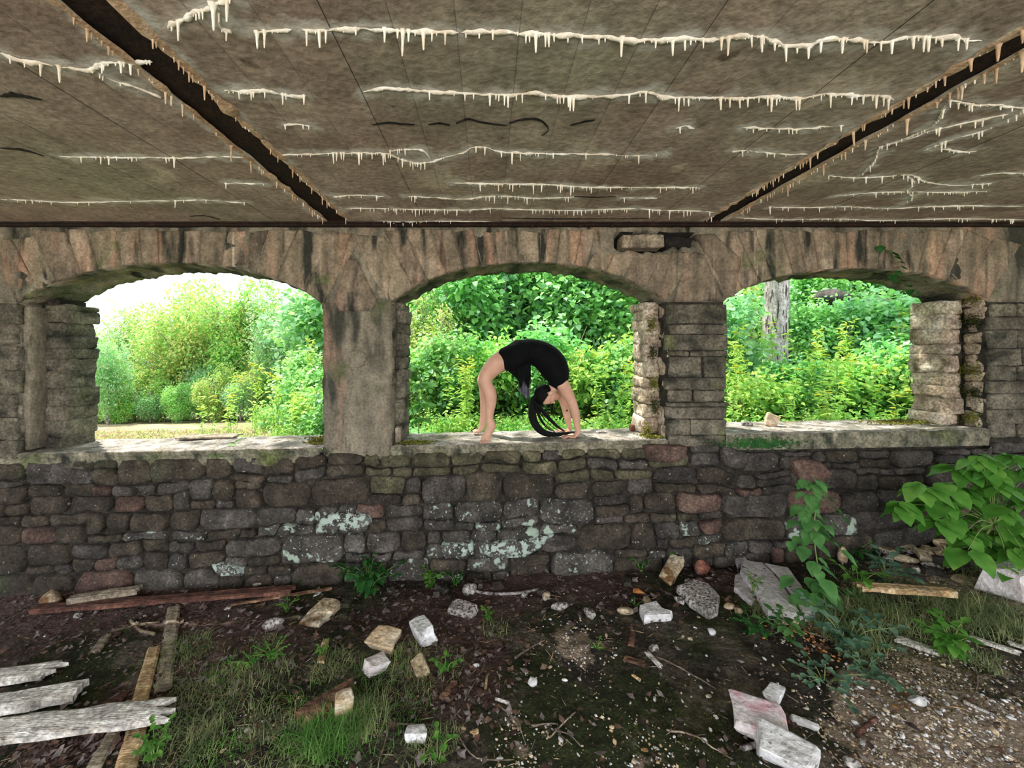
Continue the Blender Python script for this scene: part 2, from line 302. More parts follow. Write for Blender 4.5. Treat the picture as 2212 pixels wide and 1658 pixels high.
def ozr(x, y):
    bx = -2.6 - .42 * (y - 4.5)
    b = sm(-1.5, 1.8, x - bx)
    field = -.15 - .115 * (y - 3.8) + .05 * (x + 3)*sm(8, 20, y)*.4
    bank = .15 + .0 * x + .34 * max(0, y - 5.6) * sm(5.0, 8.5, y)
    bank = min(bank, 9 + .05 * y)
    if y < 4.2: return lerp(-.15, .12, b)
    return lerp(field, bank, b)
def oz(x, y): return ozr(x, y) + .10 * nz(x, y, 2, .5) + .05 * nz(x, y, 4, 1.7)
oxs = sorted(set(list(np.linspace(-90, -14, 40)) + list(np.linspace(-14, 12, 130)) + list(np.linspace(12, 60, 20))))
oys = sorted(set(list(np.linspace(3.75, 16, 80)) + list(np.linspace(16, 90, 60))))
og = grid('outdoor_ground', oxs, oys, oz, [M['field'], M['undergrowth']], None, 'structure')
mi = []
for p in og.data.polygons:
    c = p.center; mi.append(1 if c.x > -3.2 - .42 * (c.y - 4.5) + .8 * nz(c.x, c.y, 0, .8) else 0)
og.data.polygons.foreach_set('material_index', mi)
bk = grid('rear_ground', list(np.linspace(-60, 60, 40)), list(np.linspace(-70, -3.9, 30)), lambda x, y: floor_rel(x, -4) + .05 * nz(x, y, 0, .6) - .02, M['field'], None, 'structure')
for nm, sx in (('side_ground_left', -1), ('side_ground_right', 1)):
    xs = sorted([sx * 9.0, sx * 12, sx * 20, sx * 40, sx * 60]); grid(nm, xs, list(np.linspace(-4, 3.8, 8)), lambda x, y: floor_rel(6 * (1 if x > 0 else -1), y) - .03, M['field'], None, 'structure')
# far hill
hx = list(np.linspace(-260, 60, 90)); hy = list(np.linspace(85, 190, 24))
def hillz(x, y):
    prof = interp([-260, -150, -120, -95, -60, -20, 60], [2, 7, 13, 19, 24, 22, 10], x)
    return -14 + (prof + 14) * math.sin(math.pi * min(1, (y - 85) / 75) * .5) + 1.3 * nz(x, y, 0, .12) + 1.0 * nz(x, y, 5, .4)
grid('distant_hill', hx, hy, hillz, M['hill'], None, 'structure')
# ---------------- wall geometry (pixel = front plane of the wall at y = 3.4) ----------------
OP = [dict(x0=38, x1=697, sy=658, ap=568, sl=(979, 965), ox0=91, ox1=690, name='left'),
      dict(x0=845, x1=1440, sy=652, ap=567, sl=(963, 948), ox0=862, ox1=1412, name='centre'),
      dict(x0=1566, x1=2135, sy=648, ap=580, sl=(936, 925), ox0=1560, ox1=2093, name='right'),
      dict(x0=-760, x1=-110, sy=658, ap=568, sl=(990, 982), ox0=-740, ox1=-130, name='far_left'),
      dict(x0=2290, x1=2880, sy=648, ap=575, sl=(922, 912), ox0=2310, ox1=2850, name='far_right')]
def arch(o, x, outer=False):
    a, b = (o['ox0'], o['ox1']) if outer else (o['x0'], o['x1'])
    t = (x - a) / (b - a) * 2 - 1
    if abs(t) >= 1: return o['sy']
    return o['sy'] - (o['sy'] - o['ap']) * (1 - abs(t) ** 2.3) ** .85
YF, YB = 3.4, 3.86
wall = bpy.data.objects.new('wall_front', None); C.objects.link(wall); wall['kind'] = 'structure'; wall.location = (0, 0, 0)
def pocket(px, py):
    return 1 if (1330 < px < 1502 and 503 + 3 * nz(px, 0, 0, .05) < py < 541 + 5 * nz(px, 1, 0, .04) - (0 if px < 1440 else 8)) else 0
def front_off(px, py):
    o = -.012 * nz(px, py, 0, .012) - .008 * nz(px, py, 4, .05) - .004 * nz(px, py, 9, .15)
    if pocket(px, py): o += .16
    return o
# spandrel: front sheet columns, soffit, back sheet
def spandrel():
    bm = bmesh.new(); cols = []
    xs = list(np.arange(-900, 3000, 7.0))
    for x in xs:
        bot = 652.
        for o in OP:
            if o['x0'] < x < o['x1']:
                bot = arch(o, x) + 4.5 * nz(x, 0, 7, .05) + 3 * nz(x, 0, 2, .13)
        n = 22; col = []
        for j in range(n + 1):
            py = 478 + (bot - 478) * j / n
            yy = YF + front_off(x, py)
            if j == n: yy += .012
            col.append(bm.verts.new((WX(x), yy, WZ(py))))
        # soffit
        for k in range(1, 8):
            t = k / 7; y = lerp(YF, YB, t)
            r = 5 * nz(x, k * 9, 3, .045) + 4 * nz(x, k * 31, 6, .11)
            if k in (3, 4): r -= 3
            col.append(bm.verts.new((WX(x), y, WZ(bot + r))))
        col.append(bm.verts.new((WX(x), YB, WZ(478))))
        cols.append(col)
    for i in range(len(cols) - 1):
        for j in range(len(cols[i]) - 1):
            f = bm.faces.new((cols[i][j], cols[i + 1][j], cols[i + 1][j + 1], cols[i][j + 1]))
            c = f.calc_center_median(); px = VX + c.x * S; py = VY - (c.z - CZ) * S
            if pocket(px, py) and c.y < YF + .2: f.material_index = 1
    return bmobj('spandrel', bm, [M['plaster'], M['char']], wall, True)
spandrel()
def rockify(bm, amt, sc, seed=0):
    for v in bm.verts:
        v.co += Vector((nz(v.co.x + seed, v.co.y, v.co.z, sc), nz(v.co.x, v.co.y + seed, v.co.z, sc), nz(v.co.x, v.co.y, v.co.z + seed, sc))) * amt
def block(x0, x1, y0, y1, z0, z1, bev=.012, amt=.012, sc=9, cuts=2, seed=None):
    bm = bmesh.new(); bmesh.ops.create_cube(bm, size=1)
    for v in bm.verts: v.co = Vector((lerp(x0, x1, v.co.x + .5), lerp(y0, y1, v.co.y + .5), lerp(z0, z1, v.co.z + .5)))
    if bev: bmesh.ops.bevel(bm, geom=bm.edges[:], offset=bev, segments=1, affect='EDGES')
    if cuts: bmesh.ops.subdivide_edges(bm, edges=[e for e in bm.edges if e.calc_length() > .05], cuts=cuts, use_grid_fill=True)
    rockify(bm, amt, sc, random.random() * 40 if seed is None else seed); return bm
# voussoirs: radial stones fanning over each arch
for o in OP:
    cx = (o['x0'] + o['x1']) / 2; half = (o['x1'] - o['x0']) / 2; ns = 17 if o['x0'] > 1500 else 15
    cuts = [-1.0]
    ww = [random.uniform(.7, 1.35) for _ in range(ns)]; tot = sum(ww)
    for a in ww: cuts.append(cuts[-1] + 2 * a / tot)
    if not (-200 < o['x0'] and o['x1'] < 2300): continue
    for i in range(ns):
        a, b = cuts[i], cuts[i + 1]; tm = (a + b) / 2
        gap = .0035
        def pt(t, top):
            x = cx + t * half * .995
            if not top: return (x, arch(o, x) - 1 + 3 * nz(x, 1, 1, .1))
            ang = .28 + .75 * abs(t)
            ty = lerp(494, 504, random.random()) if abs(t) < .75 else lerp(498, 530, random.random())
            yb = arch(o, x); return (x + (yb - ty) * t * .62, ty)
        A0 = pt(a + gap, False); B0 = pt(b - gap, False); A1 = pt(a + gap, True); B1 = pt(b - gap, True)
        if any(1325 < q[0] < 1510 for q in (A1, B1)):
            A1 = (lerp(A0[0], A1[0], .62), 549); B1 = (lerp(B0[0], B1[0], .62), 549)
        bm = bmesh.new(); off = random.uniform(-.006, .006); rows = 6; ring = []
        out = []
        for j in range(rows + 1): t = j / rows; out.append((lerp(A0[0], A1[0], t) + 1.6 * nz(i, t * 3, 1, 1.7) , lerp(A0[1], A1[1], t)))
        for j in range(rows + 1): t = 1 - j / rows; out.append((lerp(B0[0], B1[0], t) + 1.6 * nz(i, t * 3, 5, 1.7), lerp(B0[1], B1[1], t)))
        mx = sum(p[0] for p in out) / len(out); my = sum(p[1] for p in out) / len(out)
        r0 = [bm.verts.new((WX(x), YF + .04, WZ(y))) for x, y in out]
        r1 = [bm.verts.new((WX(x), YF - .008 + off, WZ(y))) for x, y in out]
        r2 = [bm.verts.new((WX(lerp(x, mx, .22)), YF - .011 + off + .009 * nz(x, y, 3, .06), WZ(lerp(y, my, .06)))) for x, y in out]
        n = len(out)
        for R, Q in ((r0, r1), (r1, r2)):
            for k in range(n): bm.faces.new((R[k], R[(k + 1) % n], Q[(k + 1) % n], Q[k]))
        for j in range(rows): bm.faces.new((r2[j], r2[j + 1], r2[n - 2 - j], r2[n - 1 - j]))
        bmobj('voussoir', bm, M['voussoir'], wall, True)
# inclined springer stones over the two piers
for pts in [[(700, 500), (760, 505), (730, 600), (700, 655), (688, 600)], [(764, 505), (800, 512), (843, 600), (838, 648), (800, 590)], [(722, 650), (752, 560), (770, 560), (815, 650), (800, 672), (735, 672)],
            [(1478, 560), (1500, 545), (1520, 550), (1560, 650), (1456, 652)], [(1500, 508), (1540, 505), (1600, 560), (1585, 640), (1566, 640), (1530, 560)], [(1452, 545), (1490, 545), (1470, 600), (1446, 640), (1436, 600)]]:
    bm = bmesh.new(); n = len(pts); mx = sum(p[0] for p in pts) / n; my = sum(p[1] for p in pts) / n
    r0 = [bm.verts.new((WX(x), YF + .04, WZ(y))) for x, y in pts]; r1 = [bm.verts.new((WX(x), YF - .012, WZ(y))) for x, y in pts]; r2 = [bm.verts.new((WX(lerp(x, mx, .15)), YF - .016, WZ(lerp(y, my, .12)))) for x, y in pts]
    for R, Q in ((r0, r1), (r1, r2)):
        for k in range(n): bm.faces.new((R[k], R[(k + 1) % n], Q[(k + 1) % n], Q[k]))
    bm.faces.new(r2); bmobj('springer_stone', bm, M['voussoir'], wall, True)
# piers: core mesh + facing stones
def slabgrid(name, x0, x1, y0, y1, yf, yb, m, amt=1.0, step=8):
    bm = bmesh.new(); xs = np.linspace(x0, x1, max(3, int((x1 - x0) / step))); ys = np.linspace(y0, y1, max(3, int((y1 - y0) / step))); V = []
    for y in ys:
        row = []
        for i, x in enumerate(xs):
            ex = (1 if i == 0 or i == len(xs) - 1 else 0)
            row.append(bm.verts.new((WX(x) + (.014 * nz(x, y, 5, .04) if ex else 0), yf + amt * front_off(x, y) + .012 * ex, WZ(y))))
        V.append([bm.verts.new((WX(x0), yb, WZ(y)))] + row + [bm.verts.new((WX(x1), yb, WZ(y)))])
    for j in range(len(V) - 1):
        for i in range(len(V[j]) - 1): bm.faces.new((V[j][i], V[j][i + 1], V[j + 1][i + 1], V[j + 1][i]))
    return bmobj(name, bm, m, wall, True)
slabgrid('pier_plaster', 697, 845, 640, 985, YF, YF + .2, M['plaster'])
slabgrid('pier_core', 1440, 1566, 640, 960, YF + .012, YF + .2, M['mortar'])
slabgrid('pier_core', -110, 38, 640, 995, YF + .012, YF + .2, M['plaster'])
slabgrid('pier_core', 2135, 2290, 640, 960, YF + .012, YF + .2, M['mortar'])
for a, b in ((690, 862), (1412, 1560), (-130, 91), (2093, 2310)):   # outer leaf of each pier
    bmobj('pier_core', block(WX(a) + .06, WX(b) - .06, YF + .19, YB - .03, WZ(990), WZ(640), 0, .0), M['mortar'], wall)
# plaster repairs on the left pier: raised flakes with broken edges
for (x, y, rx, ry) in [(765, 775, 34, 20), (742, 800, 22, 10)]:
    n = 14; pts = [(x + rx * math.cos(2 * math.pi * k / n) * random.uniform(.75, 1.1), y + ry * math.sin(2 * math.pi * k / n) * random.uniform(.7, 1.1)) for k in range(n)]
    V = [(WX(a), YF + .01, WZ(b)) for a, b in pts] + [(WX(lerp(a, x, .12)), YF - .006, WZ(lerp(b, y, .12))) for a, b in pts]
    mesh('plaster_flake', V, [tuple(range(n, 2 * n))] + [(k, (k + 1) % n, n + (k + 1) % n, n + k) for k in range(n)], M['plaster'], wall)
# facing stones of the piers
def course(x0, x1, ys, m, split=.45, prot=.02):
    for i in range(len(ys) - 1):
        a, b = ys[i] + .6, ys[i + 1] - .6
        xs = [x0, x1] if random.random() > split else [x0, lerp(x0, x1, random.uniform(.35, .65)), x1]
        for k in range(len(xs) - 1):
            l = xs[k] + (2 if k else random.uniform(-6, 4)); r = xs[k + 1] - (2 if k < len(xs) - 2 else random.uniform(-6, 4))
            bmobj('stone', block(WX(l), WX(r), YF - random.uniform(.0, prot), YF + .05, WZ(b), WZ(a), .008, .011, 14, 3), m, wall, True)
course(1442, 1566, [656, 700, 722, 757, 770, 815, 842, 868, 878, 905, 940, 965], M['pier'])
course(2137, 2296, [655, 684, 712, 752, 790, 822, 850, 884, 915, 945], M['pier'])
course(-112, 36, [655, 700, 745, 800, 850, 900, 950, 990], M['pier'])
# jambs: inner leaf quoins and set-in outer leaf quoins
def stack(px_edge, sgn, y0, y1, ya, yb, m, hmin=22, hmax=42, wid=34, jag=7, top=None):
    """stones piled from sill (py y1) to spring (py y0); px_edge = front-plane x of the reveal, sgn = +1 when the stone lies to the right of it"""
    y = y1
    while y > y0:
        h = random.uniform(hmin, hmax); e = px_edge - sgn * random.uniform(-jag * .35, jag)
        l, r = sorted((e, e + sgn * wid))
        bmobj('stone', block(WX(l), WX(r), ya - random.uniform(0, .02), yb + random.uniform(0, .03), WZ(y) - .006, WZ(max(y0 - 8, y - h)), .014, .020, 11, 3), m, wall, True)
        y -= h
ym = YF + .17
for i, o in enumerate(OP[:3]):
    s0, s1 = o['sl']
    jl = M['jamb'] if i else M['pier']
    # left side of opening (stone lies to the left)
    stack(o['x0'], -1, o['sy'] - 4, s0, YF + .04, ym - .01, M['pier'], jag=4, wid=30)
    stack(o['ox0'], -1, o['sy'] + 2, s0, ym, YB, M['pier'], jag=(10 if i == 0 else 5), wid=(50 if i == 0 else 26))
    stack(o['x1'], 1, o['sy'] - 4, s1, YF + .04, ym - .01, M['jamb'] if i else M['pier'], jag=5, wid=26)
    stack(o['ox1'], 1, o['sy'] + 2, s1, ym, YB, M['jamb'] if i else M['pier'], jag=(6 if i == 1 else 16 if i == 2 else 4), wid=36)
# plastered strip in the left reveal of the left opening
bmobj('reveal_plaster', block(WX(30), WX(52), YF + .04, YF + .24, WZ(975), WZ(660), .01, .01, 8, 2), M['plaster'], wall, True)
# red stone and broken ledge in the right jamb
0 and bmobj('stone', block(WX(2076), WX(2120), YF + .2, YB + .05, WZ(745), WZ(718), .02, .02, 9, 2), M['redrock'], wall, True)
# ---------------- sills ----------------
for i, o in enumerate(OP):
    s0, s1 = o['sl']; thick = [.05, .04, .15, .05, .1][i]
    bm = bmesh.new(); nx, ny = 90, 14; V = []
    x0, x1 = o['x0'] - (0 if i else 30), o['x1'] + 0
    for j in range(-2, ny + 1):
        row = []
        for k in range(nx + 1):
            x = lerp(x0, x1, k / nx); sz = WZ(lerp(s0, s1, k / nx)); t = max(0, j) / ny
            y = lerp(YF - .012, YB + .05, t) + (.010 * nz(x, 0, 1, .06) + .006 * nz(x, 0, 4, .2) if j <= 0 else 0)
            z = sz + (.007 * nz(x, j * 4, 0, .04) + .004 * nz(x, j * 9, 2, .16) if j >= 0 else 0)
            if j == 0: z -= .006
            if j == -1: y -= .004; z -= thick * .45
            if j == -2: z -= thick; y += .01
            row.append(bm.verts.new((WX(x), y, z)))
        V.append(row)
    for j in range(len(V) - 1):
        for k in range(nx):
            f = bm.faces.new((V[j][k], V[j][k + 1], V[j + 1][k + 1], V[j + 1][k])); f.material_index = 1 if j < 2 else 0
    bmobj('sill_slab', bm, [M['sill'], M['sillface']], wall, True)
def sillz(px):
    for o in OP:
        if o['x0'] <= px <= o['x1']: return WZ(lerp(o['sl'][0], o['sl'][1], (px - o['x0']) / (o['x1'] - o['x0'])))
    return WZ(955)
# ---------------- lower wall: mortar core + rubble stones ----------------
def topline(px): return interp([-900, 38, 697, 700, 845, 1440, 1441, 1566, 1567, 2135, 2136, 3000], [1002, 994, 980, 974, 974, 961, 956, 956, 974, 964, 950, 950], px)
xs = np.arange(-900, 3001, 12.0); bm = bmesh.new(); V = []
for j in range(34):
    row = []
    for x in xs:
        py = lerp(topline(x) - 3, 1400, j / 33); row.append(bm.verts.new((WX(x), YF + .035 + .014 * nz(x, py, 0, .03) + .01 * nz(x, py, 3, .1) , WZ(py))))
    V.append(row)
for j in range(33):
    for k in range(len(xs) - 1): bm.faces.new((V[j][k], V[j][k + 1], V[j + 1][k + 1], V[j + 1][k]))
bmobj('mortar_bed', bm, M['mortar'], wall, True)
bmobj('wall_core', block(WX(-900), WX(3000), YF + .08, YB + .02, -.8, WZ(1000), 0, 0, 1, 0), M['mortar'], wall)
# a plastered band just under the left and centre sills
def band(x0, x1, th0, th1, m):
    bm = bmesh.new(); xs = np.arange(x0, x1, 9.0); V = []
    for j in range(6):
        V.append([bm.verts.new((WX(x), YF + .004 + .012 * nz(x, j * 9, 0, .04) + (.05 if j == 5 else 0), WZ(topline(x) - 7 + (lerp(th0, th1, .5 + .5 * nz(x, 0, 3, .02)) * j / 5)))) for x in xs])
    for j in range(5):
        for k in range(len(xs) - 1): bm.faces.new((V[j][k], V[j][k + 1], V[j + 1][k + 1], V[j + 1][k]))
    bmobj('sill_render', bm, m, wall, True)
band(-110, 700, 20, 44, M['sillface']); band(700, 1450, 16, 36, M['sillface'])
def ground_py(px): return interp([-300, 0, 500, 1000, 1500, 1900, 2212, 2500], [1310, 1298, 1275, 1255, 1225, 1185, 1130, 1110], px)
R2 = random.Random(12); x_lo, x_hi = -60, 2290
def uv(x, v):
    """v = 0 at the top of the rubble, 1 at the ground; joints wander"""
    y = lerp(topline(x) + 4, ground_py(x) + 14, v); return (x + 9 * nz(x, y, 3, .011) + 4 * nz(x, y, 8, .04), y + 9 * nz(x, y, 1, .009) * (1 if v > .01 else 0) + 4 * nz(x, y, 5, .035) * (1 if v > .01 else 0))
cells = []
def cell(x0, x1, v0, v1): cells.append((x0, x1, v0, v1))
def divide(x0, x1, v0, v1):
    w_, h_ = x1 - x0, (v1 - v0) * 270; r = R2.random()
    if h_ > 44 and r < .5 or h_ > 60:
        c = lerp(v0, v1, R2.choice([.3, .4, .5, .62, .7])); divide(x0, x1, v0, c); divide(x0, x1, c, v1)
    elif w_ > 150 or w_ > 3.2 * h_ and w_ > 95 or (w_ > 90 and r < .4) :
        c = lerp(x0, x1, R2.uniform(.3, .7)); divide(x0, c, v0, v1); divide(c, x1, v0, v1)
    elif h_ > 30 and w_ > 70 and r < .35:
        c = lerp(v0, v1, R2.uniform(.35, .65)); cell(x0, x1, v0, c); cell(x0, x1, c, v1)
    else: cell(x0, x1, v0, v1)
lv = [0, .17, .37, .58, .78, 1.0]
for k in range(5):
    x = x_lo + R2.uniform(-80, 0)
    while x < x_hi:
        wd = R2.uniform(80, 190) * (1 if x < 1500 else .8); j0 = lv[k]; divide(x, x + wd, lv[k], lv[k + 1]); x += wd
def stone_from_poly(poly, m, pr, name='stone', seed=0):
    n0 = len(poly); mx = sum(p[0] for p in poly) / n0; my = sum(p[1] for p in poly) / n0
    # resample to 14 points, round the corners and roughen
    L = [math.hypot(poly[(i + 1) % n0][0] - poly[i][0], poly[(i + 1) % n0][1] - poly[i][1]) for i in range(n0)]; tot = sum(L); N = 18; out = []
    for k in range(N):
        s = tot * k / N; i = 0
        while s > L[i]: s -= L[i]; i += 1
        t = s / max(L[i], 1e-6); out.append((lerp(poly[i][0], poly[(i + 1) % n0][0], t), lerp(poly[i][1], poly[(i + 1) % n0][1], t)))
    sm_ = []
    for k in range(N):
        a, b, c = out[k - 1], out[k], out[(k + 1) % N]; q = (.12 * a[0] + .76 * b[0] + .12 * c[0], .12 * a[1] + .76 * b[1] + .12 * c[1])
        dx, dy = mx - q[0], my - q[1]; dl = math.hypot(dx, dy) + 1e-6; ins = .7 + 1.2 * random.random()
        sm_.append((q[0] + dx / dl * ins + 1.8 * nz(q[0], q[1], seed, .09), q[1] + dy / dl * ins + 1.8 * nz(q[0], q[1], seed + 5, .09)))
    bm = bmesh.new(); tx, tz = random.uniform(-.0003, .0003), random.uniform(-.0004, .0004)
    def ring(f, yy, nzs): return [bm.verts.new((WX(lerp(x, mx, f)), yy - pr + tx * (x - mx) + tz * (y - my) + nzs * nz(x, y, seed, .05), WZ(lerp(y, my, f)))) for x, y in sm_]
    r0 = ring(-.02, YF + .07 + pr, 0); r1 = ring(0, YF + .012, .008); r2 = ring(.09, YF - .006, .014); r3 = ring(.5, YF - .008, .024); c = bm.verts.new((WX(mx), YF - .010 - pr, WZ(my)))
    for A, B in ((r0, r1), (r1, r2), (r2, r3)):
        for k in range(N): bm.faces.new((A[k], A[(k + 1) % N], B[(k + 1) % N], B[k]))
    for k in range(N): bm.faces.new((r3[k], r3[(k + 1) % N], c))
    return bmobj(name, bm, m, wall, True)
ns = 0
for i, (x0, x1, v0, v1) in enumerate(cells):
    w_, h_ = x1 - x0, (v1 - v0) * 270; poly = []
    cc_ = [R2.uniform(.04, .34) * min(w_, h_) for _ in range(4)]
    def e(x, v): poly.append(uv(x, v))
    dv = lambda c: c / 270
    e(x0 + cc_[0], v0); e(lerp(x0, x1, .5), v0 + dv(R2.uniform(-2, 4))); e(x1 - cc_[1], v0); e(x1, v0 + dv(cc_[1] * .8)); e(x1, v1 - dv(cc_[2] * .8)); e(x1 - cc_[2], v1); e(lerp(x0, x1, .45), v1 + dv(R2.uniform(-4, 2))); e(x0 + cc_[3], v1); e(x0, v1 - dv(cc_[3] * .8)); e(x0, v0 + dv(cc_[0] * .8))
    x, y = (x0 + x1) / 2, sum(q[1] for q in poly) / 10; rr = R2.random()
    if x < 1450: m = M['rub1'] if rr < .72 else M['rub2'] if rr < .97 else M['rub3']
    else: m = M['rub2'] if rr < .55 else M['rub1'] if rr < .84 else M['rub3']
    if y < topline(x) + 75 and 760 < x < 1450 and rr < .75: m = M['oliv']
    if 560 < x < 1300 and 1090 < y and rr < .5: m = M['lichen']
    elif x > 300 and y > 1130 and rr < .2: m = M['lichen']
    stone_from_poly(poly, m, R2.uniform(-.012, .022), seed=i * .7); ns += 1
# the pale pointed slab that juts out low in the wall, and its neighbour
for poly, m in [([(1030, 1168), (1130, 1160), (1204, 1150), (1172, 1178), (1140, 1200), (1085, 1200), (1035, 1190)], M['lichen2']), ([(952, 1172), (1022, 1166), (1028, 1192), (960, 1202)], M['lichen2']), ([(690, 1112), (735, 1100), (800, 1108), (806, 1130), (760, 1142), (700, 1136)], M['lichen2']), ([(460, 1212), (520, 1216), (534, 1236), (478, 1238)], M['lichen2']),
                ([(1385, 958), (1480, 958), (1478, 985), (1460, 998), (1392, 996)], M['rub3']), ([(1700, 992), (1760, 988), (1792, 1020), (1770, 1046), (1722, 1040)], M['rub3'])]:
    stone_from_poly(poly, m, .05, seed=3)
print('rubble stones', ns)
# the timber end left in its charred pocket
t = bmobj('timber_end', block(WX(1342), WX(1432), YF - .03, YF + .14, WZ(536), WZ(508), .01, .008, 12, 3), M['woodg'], wall, True)
bmobj('burnt_beam', block(WX(1436), WX(1496), YF - .0, YF + .14, WZ(534), WZ(512), .012, .03, 14, 3), M['char'], wall, True)
# steel angle along the head of the wall
CEIL = 1.132; ZC = CZ + CEIL
bm = bmesh.new()
for (a, b, c, d_, e, f) in [(-9, 9, YF - .05, YF + .06, ZC - .03, ZC + .02), (-9, 9, YF - .065, YF - .05, ZC - .012, ZC + .02)]:
    g = block(a, b, c, d_, e, f, 0, 0, 1, 0); me_ = bpy.data.meshes.new('t'); g.to_mesh(me_); g.free(); bm.from_mesh(me_); bpy.data.meshes.remove(me_)
beamw = bmobj('trim_1', bm, M['rust'], None, False, 'structure')
for px in (860, 1148, 1250, 1318):
    o = bmobj('bolt', block(WX(px) - .012, WX(px) + .012, YF - .07, YF - .05, ZC - .05, ZC - .02, .003, 0, 1, 0), M['rust'], beamw)
# ---------------- ceiling ----------------
def CP(px, py): return Vector(((px - VX) * CEIL / (VY - py), F * CEIL / (VY - py), ZC))
lines = {   # crust lines on the slab, read off the photograph
 'a': [(548, 70), (620, 62), (700, 65), (780, 62), (860, 66), (940, 68), (1000, 70), (1070, 68), (1140, 72), (1220, 76), (1300, 80), (1380, 86), (1450, 85), (1540, 84), (1600, 78), (1650, 78), (1690, 96), (1745, 98), (1768, 88), (1840, 84), (1900, 92), (1960, 80), (2040, 80), (2120, 88)],
 'b': [(485, 196), (530, 197), (570, 195), (610, 204), (660, 207)], 'b2': [(785, 198), (830, 190), (900, 195), (970, 200), (1040, 202), (1100, 205), (1150, 200), (1200, 206), (1270, 210), (1350, 205), (1400, 198), (1440, 210), (1520, 210), (1600, 212), (1660, 208), (1730, 212), (1780, 203), (1850, 206), (1900, 208), (1935, 216)],
 'c': [(615, 270), (640, 268), (670, 272)], 'c2': [(1460, 277), (1480, 273), (1500, 277)], 'c3': [(1600, 275), (1660, 277), (1720, 278), (1770, 274), (1825, 270)],
 'd': [(600, 335), (680, 332), (760, 330), (800, 330), (840, 333), (870, 345), (900, 352), (935, 348), (960, 340), (1000, 330), (1020, 318), (1050, 318), (1080, 326), (1130, 330), (1200, 332), (1300, 333), (1370, 336), (1435, 332)], 'd2': [(840, 326), (880, 322), (915, 326), (930, 342)], 'd3': [(1580, 327), (1620, 326), (1680, 332), (1745, 333)],
 'e': [(978, 394), (1040, 396), (1100, 397), (1180, 398), (1250, 403), (1320, 404), (1400, 405), (1450, 404), (1510, 405)], 'f': [(720, 425), (770, 421), (830, 424)], 'f2': [(880, 424), (940, 426), (1000, 430), (1050, 424), (1110, 424), (1160, 428), (1240, 425)], 'f3': [(1340, 427), (1380, 427), (1420, 428)],
 'g': [(745, 449), (820, 450), (900, 452), (1000, 453), (1060, 450), (1130, 452), (1220, 454), (1300, 452), (1370, 450), (1430, 454), (1500, 455), (1545, 458)], 'h': [(825, 478), (880, 479), (940, 477), (1060, 478)],
 'i': [(0, 114), (50, 130), (110, 140), (170, 150), (205, 148), (225, 137), (280, 134), (330, 134)], 'j': [(205, 152), (240, 172), (300, 190), (350, 210)], 'k': [(130, 338), (200, 339), (280, 340), (340, 340), (400, 341), (470, 338), (540, 340)], 'l': [(0, 430), (60, 432), (130, 436), (210, 436), (290, 434), (380, 433), (450, 432), (530, 438)], 'm': [(485, 396), (520, 395), (570, 397)],
 'n': [(360, 60), (380, 48), (405, 35), (440, 20), (470, 5), (500, -4)], 'n2': [(470, 10), (475, 40), (480, 62), (500, 66)],
 'o': [(2050, 218), (2100, 226), (2160, 228), (2212, 236)], 'p': [(1790, 380), (1850, 384), (1920, 380), (1970, 378), (2000, 392), (2060, 400), (2140, 396)], 'q': [(1800, 424), (1880, 416), (1950, 414), (2050, 415), (2130, 413)], 'r': [(1660, 447), (1740, 448), (1830, 446), (1920, 450), (2000, 446), (2100, 444), (2212, 446)], 's': [(1590, 470), (1700, 474), (1800, 472), (1900, 476), (2050, 472), (2212, 474)],
 't': [(2005, 325), (2040, 322), (2080, 328), (2110, 326)], 'u': [(1960, 378), (1975, 395), (1960, 410), (1970, 428), (1950, 440)], 'v': [(1900, 318), (1960, 300), (2020, 280), (2100, 262), (2180, 245)], 'x': [(2040, 228), (2030, 255), (2000, 280), (1950, 300), (1900, 320), (1890, 345), (1860, 378)], 'y': [(1995, 325), (2060, 300), (2130, 280), (2212, 240)], 'z': [(2120, 378), (2160, 374), (2212, 374)]}
big = {'a': (.95, 18, 1.0), 'b2': (.9, 16, .95), 'b': (.8, 16, .8), 'd': (.8, 16, .65), 'e': (.9, 16, .75), 'f2': (.9, 15, .75), 'g': (.85, 16, .6), 'i': (.8, 26, .9), 'n': (.9, 15, .9)}
bx = [(-1.30, .085), (1.945, .065)]
W = {k: [CP(*q) for q in v] for k, v in lines.items()}
# crusts along both edges of each steel beam
for i, (x, hw) in enumerate(bx):
    for s in (-1, 1):
        W['beam%d%d' % (i, s)] = [Vector((x + s * (hw + .012) + .012 * nz(y, s, i, 3), y, ZC)) for y in np.arange(1.0, 3.36, .12)]
P2 = [np.array([[p.x, p.y] for p in v]) for v in W.values()]
SEG = np.concatenate([np.concatenate([a[:-1], a[1:]], axis=1) for a in P2])
def stain(x, y, z):
    a = SEG[:, :2]; b = SEG[:, 2:]; ab = b - a; t = np.clip(((np.array([x, y]) - a) * ab).sum(1) / ((ab ** 2).sum(1) + 1e-9), 0, 1)
    dd = np.hypot(*((a + ab * t[:, None]) - np.array([x, y])).T).min(); return max(0, 1 - dd / .12)
ceil = mesh('ceiling', [], [], None, None, False, 'structure')
bm = bmesh.new()
for (a, b, c, d_, e, f) in [(-9, 9, -2.6, 4.1, ZC + .07, ZC + .24)]:
    g = block(a, b, c, d_, e, f, 0, 0, 1, 0); me_ = bpy.data.meshes.new('t'); g.to_mesh(me_); g.free(); bm.from_mesh(me_)
bm.to_mesh(ceil.data); bm.free(); ceil.data.materials.append(M['ceil'])
edges_x = [-9, -6.5]; x = -6.2
xsb = []
x = -1.266 - .036 - .226 * 22
cuts = [-9.0]
def addrange(a, b):
    n = max(1, round((b - a) / .226)); return [a + (b - a) * k / n for k in range(n + 1)]
